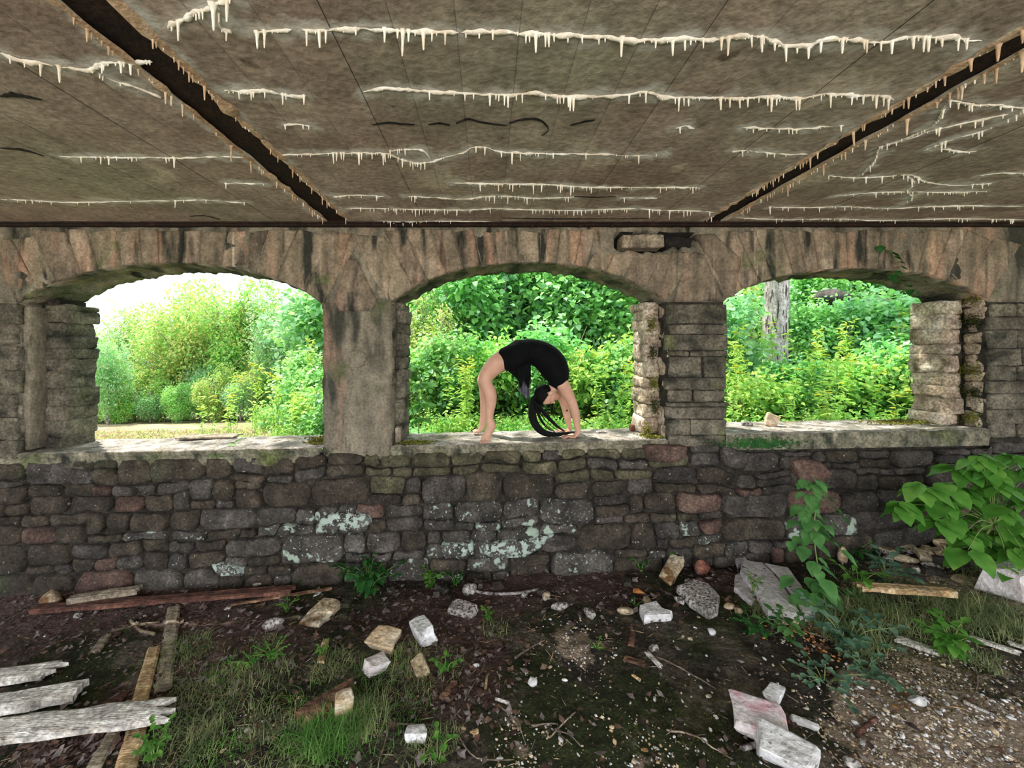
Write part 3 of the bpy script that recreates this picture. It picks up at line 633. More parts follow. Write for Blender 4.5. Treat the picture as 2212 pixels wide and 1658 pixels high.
spans = [(-6.0, bx[0][0] - bx[0][1]), (bx[0][0] + bx[0][1], bx[1][0] - bx[1][1]), (bx[1][0] + bx[1][1], 6.5)]
for a, b in spans:
    e = addrange(a, b)
    for k in range(len(e) - 1):
        x0, x1 = e[k] + .0004, e[k + 1] - .0004; off = random.uniform(-.0016, .0016)
        ys = list(np.linspace(.9, 3.42, 64)) if -5 < x0 < 5.2 else list(np.linspace(.9, 3.42, 14)); xs_ = [x0] + list(np.linspace(x0 + .006, x1 - .006, 7)) + [x1]
        edge0 = k == 0 and a > -5; edge1 = k == len(e) - 2 and b < 5
        def zf(x, y, off=off, x0=x0, x1=x1, e0=edge0, e1=edge1):
            z = ZC + off + .003 * nz(x, y, 0, 4) + .0015 * nz(x, y, 3, 17)
            if x <= x0 + 1e-6 or x >= x1 - 1e-6: z += .05 if (x <= x0 + 1e-6 and e0) or (x >= x1 - 1e-6 and e1) else .0025
            return z
        bmv = [(xx + ((.016 * nz(yy, 2, x0, 7)) if ((edge0 and xx <= x0 + .007) or (edge1 and xx >= x1 - .007)) else 0), yy, zf(xx, yy)) for yy in ys for xx in xs_]
        nx_ = len(xs_)
        fc = [(j * nx_ + i, (j + 1) * nx_ + i, (j + 1) * nx_ + i + 1, j * nx_ + i + 1) for j in range(len(ys) - 1) for i in range(nx_ - 1)]
        o = mesh('board_marked_strip', bmv, fc, M['ceil'], ceil, True)
        at = o.data.attributes.new('stain', 'FLOAT', 'POINT'); at.data.foreach_set('value', [stain(*v) for v in bmv])
# rear part of the slab, behind the photographer
bmobj('slab_rear', block(-9, 9, -2.6, .9, ZC + .0, ZC + .07, 0, 0, 1, 0), M['ceil'], ceil)
bmobj('slab_side', block(-9, -6.0, .9, 3.45, ZC, ZC + .07, 0, 0, 1, 0), M['ceil'], ceil); bmobj('slab_side', block(6.5, 9, .9, 3.45, ZC, ZC + .07, 0, 0, 1, 0), M['ceil'], ceil)
bmobj('slab_over_wall', block(-9, 9, 3.42, 4.1, ZC + .02, ZC + .07, 0, 0, 1, 0), M['ceil'], ceil)
for i, (x, hw) in enumerate(bx):
    bmobj('trim_%d' % (i + 2), block(x - hw - .01, x + hw + .01, .6, 3.38, ZC + .012, ZC + .035, 0, .0, 1, 0), M['rust'], None, False, 'structure')
# dark cracks with a spalled lip on the slab (thin recessed-looking lens of shadowed concrete)
for pl in [[(805, 268), (840, 264), (870, 267), (895, 268)], [(925, 268), (950, 265), (972, 270)], [(985, 266), (1010, 256), (1035, 262), (1060, 266), (1095, 270)], [(1100, 265), (1130, 257), (1165, 258), (1185, 278), (1170, 292)],
           [(0, 208), (30, 204), (60, 208), (90, 214)], [(0, 319), (50, 323), (95, 336)], [(1232, 270), (1260, 262), (1285, 258)], [(410, 467), (440, 465), (475, 473)], [(1240, 423), (1280, 425), (1330, 424)], [(1085, 470), (1200, 472), (1400, 471)]]:
    q = [CP(*a) for a in pl]; q = [Vector(v) for v in curvepts(q, 4)]; n = len(q); V = []; wmx = .012 if pl[0][0] < 40 else .004
    for k, v in enumerate(q):
        tt = k / (n - 1); wd = wmx * math.sin(math.pi * tt) * (1 + .8 * nz(k, 1, 1, .9)) + .0015
        V += [(v.x, v.y - wd, v.z - .0045), (v.x, v.y + wd, v.z - .0045), (v.x, v.y + wd, v.z + .01), (v.x, v.y - wd, v.z + .01)]
    fc = []
    for k in range(n - 1):
        for s in range(4): fc.append((4 * k + s, 4 * k + (s + 1) % 4, 4 * k + 4 + (s + 1) % 4, 4 * k + 4 + s))
    mesh('crack', V, fc, M['char'], ceil)
# crust ridges + stalactites
allst = []; R3 = random.Random(5)
for key, pl in W.items():
    beam = key.startswith('beam'); q = [Vector(v) for v in curvepts(pl, 8 if not beam else 3)]
    prob, spx, ls = big.get(key, (.55, 22, .45)); 
    if beam: prob, ls = .95, .85
    n = len(q); V = []; fc = []; N = 5
    for k, v in enumerate(q):
        tt = k / (n - 1); wd = (.0085 if not beam else .020) * (.45 + .55 * min(1, ls * 1.1)) * min(1, 6 * math.sin(math.pi * tt) + .2) * (1 + 1.3 * nz(v.x, v.y, 1, 16) + .8 * nz(v.x, v.y, 5, 45)); dr = Vector((0, 1, 0)) if not beam else Vector((1, 0, 0))
        jit = dr * (.010 * nz(v.x, v.y, 6, 22)); hgt = wd * (.8 if not beam else .45) * (1 + .6 * nz(v.x, v.y, 3, 30))
        for s in range(N):
            an = math.pi * s / (N - 1); V.append(v + jit + dr * (wd * math.cos(an)) - Vector((0, 0, hgt * math.sin(an) + .0005)))
    for k in range(n - 1):
        for s in range(N - 1): fc.append((N * k + s, N * k + s + 1, N * k + N + s + 1, N * k + N + s))
    mesh('calcite_ridge', V, fc, M['calcite'] if not beam else M['calcite_rust'], ceil, True)
    # drips
    tot = sum((q[k + 1] - q[k]).length for k in range(n - 1)); s = 0; k = 0; acc = 0
    step = .020 if not beam else .022; pos = R3.uniform(0, step)
    while pos < tot:
        while k < n - 1 and acc + (q[k + 1] - q[k]).length < pos: acc += (q[k + 1] - q[k]).length; k += 1
        if k >= n - 1: break
        t = (pos - acc) / max(1e-6, (q[k + 1] - q[k]).length); v = q[k].lerp(q[k + 1], t)
        if R3.random() < prob and .35 + nz(v.x, v.y, 9, 2.2) > R3.random() * .8 - .25:
            L = (.010 + .052 * R3.random() ** 2.4 + (.03 if R3.random() < .1 else 0)) * (.35 + .75 * ls)
            if v.y > .95 and abs(v.x) < 6: allst.append((L, v, beam))
        pos += step * R3.uniform(.4, 1.6)
allst.sort(key=lambda a: -a[0] / a[1].y)
def stal_paths(L, v):
    r = (.0026 + .045 * L) * R3.uniform(.8, 1.15); lean = Vector((R3.uniform(-.04, .04), R3.uniform(-.04, .04), -1)); bsz = R3.uniform(1.7, 2.6)
    return [(v + Vector((0, 0, .004)), r * bsz * 1.1), (v + lean * L * .12, r * bsz * .62), (v + lean * L * .3, r), (v + lean * L * .7, r * .75), (v + lean * L * .97, r * .5), (v + lean * L, r * .15)]
for L, v, beam in allst[:300]:
    a, b = tubes([stal_paths(L, v)], 6); mesh('stalactite', a, b, M['calcite_rust'] if beam else M['calcite'], ceil, True)
if len(allst) > 300:
    a, b = tubes([stal_paths(L, v) for L, v, be in allst[300:]], 5); mesh('small_stalactites', a, b, M['calcite'], ceil, True, 'stuff')
print('stalactites', len(allst))
# ---------------- stones, timber and litter on the floor ----------------
def poly_slab(name, outline, thick, m, label, cat='stone', tilt=(0, 0), lift=.0, group=None, bev=.12, rough=.006, py_ref=None):
    """outline = pixel points of the upper face; projected to a real plane lying on the ground"""
    cx = sum(p[0] for p in outline) / len(outline); cy = sum(p[1] for p in outline) / len(outline)
    g = G(cx, cy); z0 = g.z + thick * .8 + lift
    pts = []
    for px, py in outline:
        # plane z = z0 + tilt.x*(x-gx) + tilt.y*(y-gy)
        kx, kz = (px - VX) / F, -(py - VY) / F
        den = kz - tilt[0] * kx - tilt[1]; d = (z0 - CZ - tilt[0] * g.x - tilt[1] * g.y) / den
        pts.append(Vector((kx * d, d, CZ + kz * d)))
    c = sum(pts, Vector()) / len(pts); rp = []
    n = len(pts); N = 0
    for i in range(n):
        a, b = pts[i], pts[(i + 1) % n]
        for t in (0, .34, .67): 
            q = a.lerp(b, t); j = (a - b).length * .04; rp.append(q + Vector((nz(q.x, q.y, 1, 25), nz(q.x, q.y, 4, 25), 0)) * j)
    bm = bmesh.new(); N = len(rp)
    def ring(f, dz, j): return [bm.verts.new(p.lerp(c, f) + Vector((0, 0, dz + j * nz(p.x, p.y, 7, 30)))) for p in rp]
    r0 = ring(-.04, -thick, 0); r1 = ring(-.03, -thick * .45, rough); r2 = ring(0, -thick * bev, rough); r3 = ring(.07, 0, rough); r4 = ring(.5, .003, rough)
    for A, B in ((r0, r1), (r1, r2), (r2, r3), (r3, r4)):
        for k in range(N): bm.faces.new((A[k], A[(k + 1) % N], B[(k + 1) % N], B[k]))
    cc = bm.verts.new(c + Vector((0, 0, .003)))
    for k in range(N): bm.faces.new((r4[k], r4[(k + 1) % N], cc))
    bm.faces.new(r0[::-1]); o = bmobj(name, bm, m); recentre(o); return tag(o, label, cat, group)
def chunk(name, px, py, size, m, label, cat='stone', rot=0, tiltx=0, tilty=0, shape='block', seed=1, sink=.15, group=None, z=None, y=None):
    """faceted broken stone; px,py = pixel of its centre on the ground; size = (length, width, height)"""
    bm = bmesh.new(); R = random.Random(seed)
    if shape == 'block':
        bmesh.ops.create_cube(bm, size=1)
        for v in bm.verts: v.co += Vector((R.uniform(-.12, .12), R.uniform(-.12, .12), R.uniform(-.06, .06)))
        bmesh.ops.bevel(bm, geom=bm.edges[:], offset=.06, segments=1, affect='EDGES'); bmesh.ops.triangulate(bm, faces=bm.faces[:]); bmesh.ops.subdivide_edges(bm, edges=bm.edges[:], cuts=1, use_grid_fill=True)
        for v in bm.verts: v.co += Vector((nz(v.co.x, v.co.y, v.co.z + seed, 3), nz(v.co.x + seed, v.co.y, v.co.z, 3), nz(v.co.x, v.co.y + seed, v.co.z, 3))) * .09 + v.co * (.05 * nz(v.co.x, v.co.y, v.co.z + seed, 9))
    else:
        bmesh.ops.create_icosphere(bm, subdivisions=2, radius=.5)
        for k in range(7):   # chop flat facets
            nrm = Vector((R.uniform(-1, 1), R.uniform(-1, 1), R.uniform(-.3, 1))).normalized(); dd = R.uniform(.26, .4)
            for v in bm.verts:
                h = v.co.dot(nrm) - dd
                if h > 0: v.co -= nrm * h
        for v in bm.verts: v.co += v.co.normalized() * .05 * nz(v.co.x + seed, v.co.y, v.co.z, 5)
    for v in bm.verts: v.co = Vector((v.co.x * size[0], v.co.y * size[1], v.co.z * size[2]))
    bm.transform(Euler((math.radians(tiltx), math.radians(tilty), math.radians(rot))).to_matrix().to_4x4())
    o = bmobj(name, bm, m, None, shape != 'block'); recentre(o)
    if z is None: g = G(px, py); o.location = g - Vector((0, 0, size[2] * sink))
    else: o.location = Vector(((px - VX) * y / F, y, z))
    return tag(o, label, cat, group)
ps = poly_slab
ps('paving_slab', [(1604, 1205), (1646, 1212), (1676, 1242), (1706, 1282), (1732, 1326), (1692, 1326), (1660, 1318), (1630, 1270), (1600, 1228)], .05, M['slabstone'], 'left part of the large cracked grey slab beside the tall vine', lift=.02, tilt=(-.02, .0), bev=.25)
ps('paving_slab', [(1652, 1213), (1700, 1222), (1722, 1250), (1748, 1288), (1760, 1320), (1738, 1325), (1712, 1282), (1682, 1241)], .05, M['slabstone'], 'right part of the large cracked grey slab, next to the vine stem', lift=.02, tilt=(-.02, .0), bev=.25)
ps('slab_piece', [(1580, 1186), (1618, 1190), (1612, 1206), (1594, 1218)], .045, M['slabstone'], 'small triangular slab piece broken off the corner of the large grey slab', lift=.03)
ps('slab_piece', [(1588, 1240), (1604, 1232), (1636, 1290), (1624, 1300), (1586, 1268)], .035, M['slabstone'], 'narrow broken strip of slab along the left edge of the large grey slab', lift=.0)
ps('slab_piece', [(1684, 1328), (1726, 1334), (1724, 1342), (1690, 1338)], .03, M['cream'], 'small cream stone strip under the front edge of the large grey slab')
ps('speckled_slab', [(1462, 1262), (1500, 1248), (1530, 1258), (1554, 1284), (1550, 1312), (1530, 1318), (1490, 1292)], .06, M['speck'], 'speckled grey flat rock in front of the red rock by the wall', lift=.01)
ps('pale_stone', [(1382, 1304), (1418, 1296), (1430, 1312), (1452, 1318), (1448, 1326), (1392, 1328)], .07, M['white'], 'square white stone with a notched edge, left of the speckled rock', lift=.0)
ps('tan_slab', [(700, 1288), (730, 1292), (738, 1300), (708, 1332), (690, 1348), (646, 1344), (668, 1316)], .045, M['tanstone'], 'flat tan slab with a brown stain below the dark green nettle plant', lift=.02, tilt=(0, .12))
chunk('red_rock', 1518, 1236, (.17, .13, .14), M['redrock'], 'rust red rock leaning between the pale shard and the big slab', rot=30, shape='lump', seed=3)
chunk('stone_shard', 1452, 1244, (.27, .10, .05), M['tanstone'], 'long pale green shard pointing up towards the wall, left of the red rock', rot=42, tilty=-18, seed=4)
chunk('white_brick', 915, 1376, (.20, .12, .10), M['white'], 'white block shaped stone lying among dead leaves', rot=-58, tiltx=14, seed=11, sink=.05)
chunk('cream_stone', 828, 1398, (.18, .13, .07), M['cream'], 'layered cream stone with ragged right edge on top of a pinkish stone', rot=-20, tiltx=12, seed=12, sink=-.1)
chunk('pink_stone', 815, 1446, (.12, .09, .07), M['pinkrock'], 'pinkish upright stone under the layered cream stone', rot=40, tilty=12, seed=13)
chunk('tan_stone', 908, 1448, (.13, .08, .06), M['tanstone'], 'brown and cream split stone beside the round leaved plant', rot=-60, tiltx=20, seed=14)
chunk('grey_stone', 590, 1354, (.18, .10, .08), M['speck'], 'oval speckled grey stone left of the flat tan slab', rot=28, shape='lump', seed=15)
chunk('standing_stone', 745, 1545, (.08, .07, .14), M['cream'], 'small upright wedge of cream stone in the grass by the rotten log', rot=20, tiltx=8, seed=16)
chunk('white_stone', 900, 1594, (.10, .055, .05), M['white'], 'rectangular white stone alone near the bottom, right of the bright grass tuft', rot=2, seed=17)
chunk('white_stone', 1150, 1478, (.065, .055, .05), M['white'], 'crumbly white pebble in the middle of the mossy ground', shape='lump', seed=18)
chunk('white_stone', 1028, 1440, (.05, .035, .03), M['white'], 'small smooth white chip right of the round leaved plant', shape='lump', seed=19)
chunk('white_stone', 1537, 1368, (.06, .05, .05), M['white'], 'knobbly white stone below the speckled slab', shape='lump', seed=20)
chunk('grey_pebble', 1412, 1404, (.08, .055, .04), M['speck'], 'light grey triangular stone above the white wood chip', rot=20, shape='lump', seed=21)
chunk('white_stone', 1672, 1502, (.12, .06, .035), M['white'], 'elongated rough white stone above the pink marked stone', rot=35, seed=22)
chunk('pink_marked_stone', 1640, 1566, (.21, .18, .06), M['pinkmark'], 'large whitish stone with a pink stain near the bottom right', rot=-28, tiltx=3, seed=26, sink=.1)
chunk('white_block', 1695, 1634, (.22, .15, .08), M['white'], 'large pale angular block cut off by the lower picture edge', rot=-38, tiltx=8, seed=24, sink=.1)
chunk('white_stone', 1738, 1566, (.10, .03, .03), M['white'], 'thin pale wedge right of the pink marked stone', rot=-32, seed=25)
chunk('white_stone', 1984, 1518, (.10, .07, .04), M['white'], 'flat white shell shaped stone on the gravel at right', rot=-20, shape='lump', seed=26)
chunk('tan_pebble', 1574, 1312, (.09, .07, .05), M['cream'], 'rounded cream stone right below the speckled slab', shape='lump', seed=27)
chunk('tan_pebble', 1596, 1322, (.08, .06, .05), M['tanstone'], 'rounded tan stone touching the left side of the large slab', shape='lump', seed=28)
chunk('edge_rock', 2190, 1286, (.24, .2, .2), M['pinkrock'], 'pale square rock cut off by the right picture edge', rot=12, seed=29, sink=.1)
chunk('grey_pebble', 1840, 1652, (.07, .06, .04), M['speck'], 'round grey pebble in the gravel at the lower edge', shape='lump', seed=30)
chunk('grey_stone', 1950, 1210, (.22, .1, .06), M['tanstone'], 'long tan stone on the rubble under the leafy sapling', rot=-30, shape='lump', seed=31)
chunk('tan_rock', 1822, 1212, (.10, .08, .16), M['cream'], 'upright cream rock behind the tall climbing plant', rot=10, shape='lump', seed=32)
chunk('tan_rock', 2035, 1180, (.15, .1, .1), M['cream'], 'cream rock at the top of the rubble heap by the wall', rot=10, shape='lump', seed=33)
chunk('grey_stone', 1014, 1278, (.16, .12, .10), M['speck'], 'lumpy grey stone at the end of the pale curved branch', rot=50, shape='lump', seed=34)
chunk('grey_stone', 1000, 1320, (.2, .14, .06), M['speck'], 'flat flaky grey stone under the pale curved branch', rot=-20, seed=35)
chunk('grey_stone', 1075, 1214, (.13, .08, .08), M['rub2'], 'dark grey pointed stone against the wall foot below the jutting slab', rot=-20, shape='lump', seed=36)
chunk('broken_stone', 110, 1304, (.22, .14, .14), M['tanstone'], 'crumbling pinkish stone at the far left foot of the wall', rot=-10, shape='lump', seed=37, sink=.1)
chunk('grey_stone', 168, 1332, (.09, .06, .04), M['speck'], 'small pale stone in front of the long red board', shape='lump', seed=38)
for i, (x, y) in enumerate([(400, 1296), (560, 1262), (1398, 1322 - 20), (1470, 1300), (1350, 1322), (1210, 1312), (1180, 1290), (1275, 1330)]):
    chunk('rubble_piece', x, y, (.11 + .03 * (i % 3), .08, .05), M['speck'] if i % 2 else M['tanstone'], ['grey rubble piece behind the long red board', 'flat rubble piece at the wall foot left of the nettle', 'small rubble piece behind the square white stone', 'small rubble piece in front of the speckled slab', 'flat pale rubble piece left of the square white stone', 'loose grey lump just below the curved branch end', 'loose tan lump at the right tip of the curved branch', 'grey lump on bare soil right of the curved branch'][i], rot=40 * i, shape='lump', seed=50 + i)
# two stones and planks on the sills
chunk('sill_stone', 1612, 0, (.16, .08, .06), M['speck'], 'lumpy grey stone lying on the right window sill', rot=10, shape='lump', seed=41, z=sillz(1630) - .01, y=3.75)
chunk('sill_stone', 1668, 0, (.10, .07, .12), M['cream'], 'upright tan stone on the right window sill', rot=-30, tilty=18, seed=42, z=sillz(1670) - .01, y=3.68)
chunk('sill_brick', 1374, 0, (.12, .08, .06), M['redrock'], 'small reddish stone at the right end of the centre sill', rot=5, seed=43, z=sillz(1400) - .01, y=3.80)
chunk('sill_chip', 1300, 0, (.10, .05, .02), M['speck'], 'flat grey chip on the centre sill right of the hands', rot=-8, seed=44, z=sillz(1310) - .004, y=3.72)
chunk('upright_peg', 860, 0, (.05, .05, .15), M['woodg'], 'short grey post standing in the left corner of the centre window', rot=8, seed=45, z=sillz(865) - .01, y=3.52)
def board(name, a, b, wid, thick, m, label, broken=.5, seed=1, lift=.01, za=None, n=16, grp=None, cat='board', sag=0):
    """sawn board from pixel a to pixel b lying on the ground, its ends split"""
    A = G(*a) if za is None else za[0]; B = G(*b) if za is None else za[1]; R = random.Random(seed)
    dr = (B - A); L = dr.length; t = dr.normalized(); s = t.cross(Vector((0, 0, 1))).normalized(); u = s.cross(t)
    bm = bmesh.new(); K = 7; top, bot = [], []
    for j in range(K):
        w_ = (j / (K - 1) - .5) * wid; e0 = R.uniform(0, broken) * wid * .9; e1 = R.uniform(0, broken) * wid * 1.3; rt, rb_ = [], []
        for i in range(n + 1):
            q = i / n; l = lerp(e0, L - e1, q); p = A + t * l + s * (w_ * (1 + .06 * nz(l, seed, j * .1, 3)))
            h = lift + thick + .004 * nz(l * 2, w_ * 30, seed, 3) - .35 * thick * (1 if j in (0, K - 1) else 0) * (1 + nz(l, j, seed, 6)) + sag * math.sin(math.pi * q)
            rt.append(bm.verts.new(p + u * h)); rb_.append(bm.verts.new(p + u * (h - thick * .8 + .002)))
        top.append(rt); bot.append(rb_)
    for j in range(K - 1):
        for i in range(n):
            bm.faces.new((top[j][i], top[j][i + 1], top[j + 1][i + 1], top[j + 1][i])); bm.faces.new((bot[j][i], bot[j + 1][i], bot[j + 1][i + 1], bot[j][i + 1]))
        bm.faces.new((top[j][0], top[j + 1][0], bot[j + 1][0], bot[j][0])); bm.faces.new((top[j][n], bot[j][n], bot[j + 1][n], top[j + 1][n]))
    for i in range(n):
        bm.faces.new((top[0][i], bot[0][i], bot[0][i + 1], top[0][i + 1])); bm.faces.new((top[-1][i], top[-1][i + 1], bot[-1][i + 1], bot[-1][i]))
    # grain must run along the board: keep in world space, origin moved to base
    o = bmobj(name, bm, m); recentre(o); return tag(o, label, cat, grp)
board('weathered_board', (-60, 1612), (388, 1552), .15, .035, M['woodw'], 'long white weathered board with a splintered end, across the lower left', .9, 1, lift=.05)
board('weathered_board', (-60, 1550), (182, 1506), .13, .05, M['woodw'], 'short white board above the long white one, squared end', .15, 2, lift=.03)
board('weathered_board', (-60, 1478), (146, 1452), .14, .03, M['woodw'], 'ragged white board at the left edge, topmost of the three', 1.0, 3, lift=.02)
board('narrow_plank', (190, 1690), (284, 1518), .065, .018, M['woodg'], 'narrow grey plank passing under the long white board, left one', .2, 4)
board('narrow_plank', (262, 1700), (306, 1544), .09, .02, M['woodt'], 'pale plank under the long white board, right one', .4, 5)
board('narrow_plank', (298, 1536), (334, 1400), .075, .02, M['woodt'], 'tan plank pointing from the long board towards the wall', .4, 6)
board('narrow_plank', (352, 1500), (376, 1314), .085, .02, M['woodg'], 'grey mossy plank running towards the wall under the red board', .3, 7)
board('rotten_plank', (180, 1560), (288, 1496), .07, .02, M['woodr'], 'dark red rotten plank behind the long white board', .9, 8)
board('long_board', (70, 1326), (640, 1282), .10, .03, M['woodr'], 'very long rotten red board lying along the foot of the wall', .5, 9, lift=.03, n=30)
board('green_board', (150, 1312), (305, 1288), .10, .04, M['woodg'], 'short grey green board behind the long rotten red board', .2, 10, lift=.05)
board('thin_lath', (500, 1312), (720, 1276), .03, .014, M['woodb'], 'thin brown lath ending under the nettle plant', .5, 11, lift=.02)
board('log', (640, 1566), (775, 1488), .11, .07, M['woodb'], 'rotten split log lying in the grass at lower centre left', .8, 12, lift=-.01, cat='log')
board('plank_right', (1850, 1296), (2066, 1310), .085, .03, M['woodt'], 'tan plank lying right of the tall climbing plant', .5, 13, lift=.09)
board('grey_plank', (1930, 1382), (2038, 1418), .065, .02, M['woodw'], 'grey split plank left of the leafy shoot at lower right', .8, 14)
board('white_lath', (2085, 1378), (2208, 1418), .045, .016, M['woodw'], 'narrow white lath at the right picture edge', .5, 15)
board('white_lath', (2176, 1392), (2260, 1420), .04, .016, M['woodw'], 'second white lath end behind the narrow one at the right edge', .5, 16)
board('bark_piece', (200, 1420), (232, 1376), .06, .02, M['woodg'], 'grey piece of crumbling bark on dark soil at left', .8, 17)
board('bark_piece', (1362, 1402), (1368, 1370), .035, .014, M['woodr'], 'reddish bark strip above the crossed wood chips', .6, 18)
board('wood_chip', (1346, 1424), (1398, 1440), .045, .012, M['woodb'], 'brown wood chip left of the long white chip', .6, 19)
board('wood_chip', (1396, 1412), (1432, 1450), .035, .014, M['woodw'], 'long white wood chip in the mossy middle ground', .6, 20)
board('wood_chip', (1366, 1462), (1386, 1476), .016, .008, M['woodt'], 'tiny tan wood splinter below the brown chip', .6, 21)
board('wood_chip', (1016, 1592), (1036, 1584), .03, .012, M['woodt'], 'small orange brown wood chip near the bottom centre', .6, 22)
board('bark_piece', (692, 1440), (704, 1386), .045, .018, M['woodt'], 'tan upright bark strip in the grass above the log', .6, 23)
board('bark_piece', (952, 1518), (990, 1470), .045, .018, M['woodb'], 'curled brown bark strip below the round leaved plant', .8, 24)
board('sill_board', (0, 0), (0, 0), .16, .02, M['woodg'], 'grey board lying on the outer edge of the left sill', .3, 25, za=(Vector((WX(330) - .12, 3.86, sillz(360) + .0)), Vector((WX(330) + .48, 3.88, sillz(450) + .0))))
def branch(name, pts, r0, r1, m, label, cat='branch', subs=(), lift=.01, group=None):
    q = [G(*p) + Vector((0, 0, lift)) for p in pts]; q = [Vector(v) for v in curvepts(q, 4)]; n = len(q)
    paths = [[(v + Vector((0, 0, .004 * nz(i, 0, r0 * 99, 1))), lerp(r0, r1, i / (n - 1))) for i, v in enumerate(q)]]
    for s in subs:
        g = [G(*p) + Vector((0, 0, lift)) for p in s]; paths.append([(v, lerp(r1 * 1.2, r1 * .5, i / (len(g) - 1))) for i, v in enumerate(g)])
    a, b = tubes(paths, 6); o = mesh(name, a, b, m, None, True); recentre(o); return tag(o, label, cat, group)
branch('pale_branch', [(1018, 1278), (1060, 1284), (1110, 1284), (1168, 1274)], .014, .010, M['bark'], 'pale curved branch lying in front of the wall, centre')
branch('stick', [(283, 1342), (300, 1362), (334, 1372)], .014, .012, M['woody'], 'bent pale stick on the dark soil at left', subs=[[(305, 1352), (345, 1345)]])
branch('twig', [(1416, 1420), (1460, 1440), (1500, 1462), (1548, 1492)], .0045, .003, M['twig'], 'long straight twig right of the white wood chip', 'twig')
branch('twig', [(1440, 1580), (1500, 1592), (1540, 1618), (1582, 1644)], .005, .002, M['twig'], 'forked grey twig at lower centre right', 'twig', subs=[[(1500, 1592), (1524, 1590)], [(1450, 1582), (1438, 1592)]])
branch('twig', [(1060, 1520), (1095, 1540), (1120, 1572), (1136, 1612)], .004, .002, M['twig'], 'thin arching twig below the white wood splinters', 'twig', subs=[[(1085, 1534), (1120, 1560), (1132, 1600)]])
branch('twig', [(840, 1565), (900, 1568), (960, 1565), (1000, 1530)], .005, .002, M['twig'], 'long thin twig above the rectangular white stone', 'twig')
branch('twig', [(842, 1544), (836, 1590), (824, 1634)], .006, .003, M['twig'], 'upright grey twig left of the rectangular white stone', 'twig')
branch('twig', [(1148, 1570), (1200, 1566), (1204, 1576)], .004, .002, M['twig'], 'short hooked twig on the moss at lower centre', 'twig')
branch('twig', [(1188, 1596), (1216, 1566), (1243, 1540)], .004, .003, M['twig'], 'straight twig crossing the hooked one at lower centre', 'twig')
branch('twig', [(1200, 1582), (1230, 1590), (1254, 1614)], .003, .002, M['twig'], 'curly dead root below the two crossed twigs', 'twig', subs=[[(1205, 1590), (1225, 1606), (1200, 1626)], [(1210, 1590), (1236, 1612)]])
branch('twig', [(984, 1550), (990, 1590), (1030, 1640), (1110, 1645)], .004, .002, M['twig'], 'wide arching stem at the bottom centre edge', 'twig')
branch('stick', [(1602, 1622), (1650, 1606)], .012, .010, M['bark'], 'grey stick behind the large pale block at the bottom')
branch('stick', [(1848, 1592), (1870, 1572), (1894, 1554)], .010, .008, M['woodr'], 'short reddish stick on the gravel, lower right')
branch('stick', [(2083, 1520), (2110, 1532), (2148, 1548)], .010, .006, M['woodw'], 'white stick on moss at the lower right', )
branch('twig', [(2106, 1440), (2112, 1480), (2100, 1510)], .004, .002, M['twig'], 'drooping twig arching at the right', 'twig')
branch('twig', [(1112, 1424), (1140, 1405), (1175, 1385)], .008, .004, M['twig'], 'tan twig left of the pale patch in the middle', 'twig')
branch('twig', [(300, 1308), (420, 1285), (470, 1268)], .006, .004, M['twig'], 'thin stick behind the long red board', 'twig')
branch('twig', [(1738, 1365), (1800, 1388), (1838, 1412)], .005, .003, M['twig'], 'thin twig over the orange rotten wood at right', 'twig')
branch('twig', [(1010, 1470), (1060, 1412), (1004, 1514)], .004, .003, M['twig'], 'bent thin twig beside the curled bark strip', 'twig')
branch('twig', [(1070, 1512), (1100, 1522)], .009, .008, M['woodw'], 'short white stick among brown splinters', 'twig')
branch('twig', [(1048, 1500), (1052, 1460)], .008, .007, M['woodt'], 'upright pale splinter left of the crumbly white pebble', 'twig')
tag(recentre(mesh('orange_leaf', [tuple(G(1380, 1282) + Vector((a * .05, b * .05, .012 + c * .02))) for a, b, c in [(-1, 0, 0), (-.3, -.6, .4), (1, -.5, .1), (.2, .7, .6), (-.6, .8, .3), (0, 0, .9)]],
     [(0, 1, 5), (1, 2, 5), (2, 3, 5), (3, 4, 5), (4, 0, 5)], M['orange'])), 'single bright orange dead leaf on the dark soil', 'leaf')
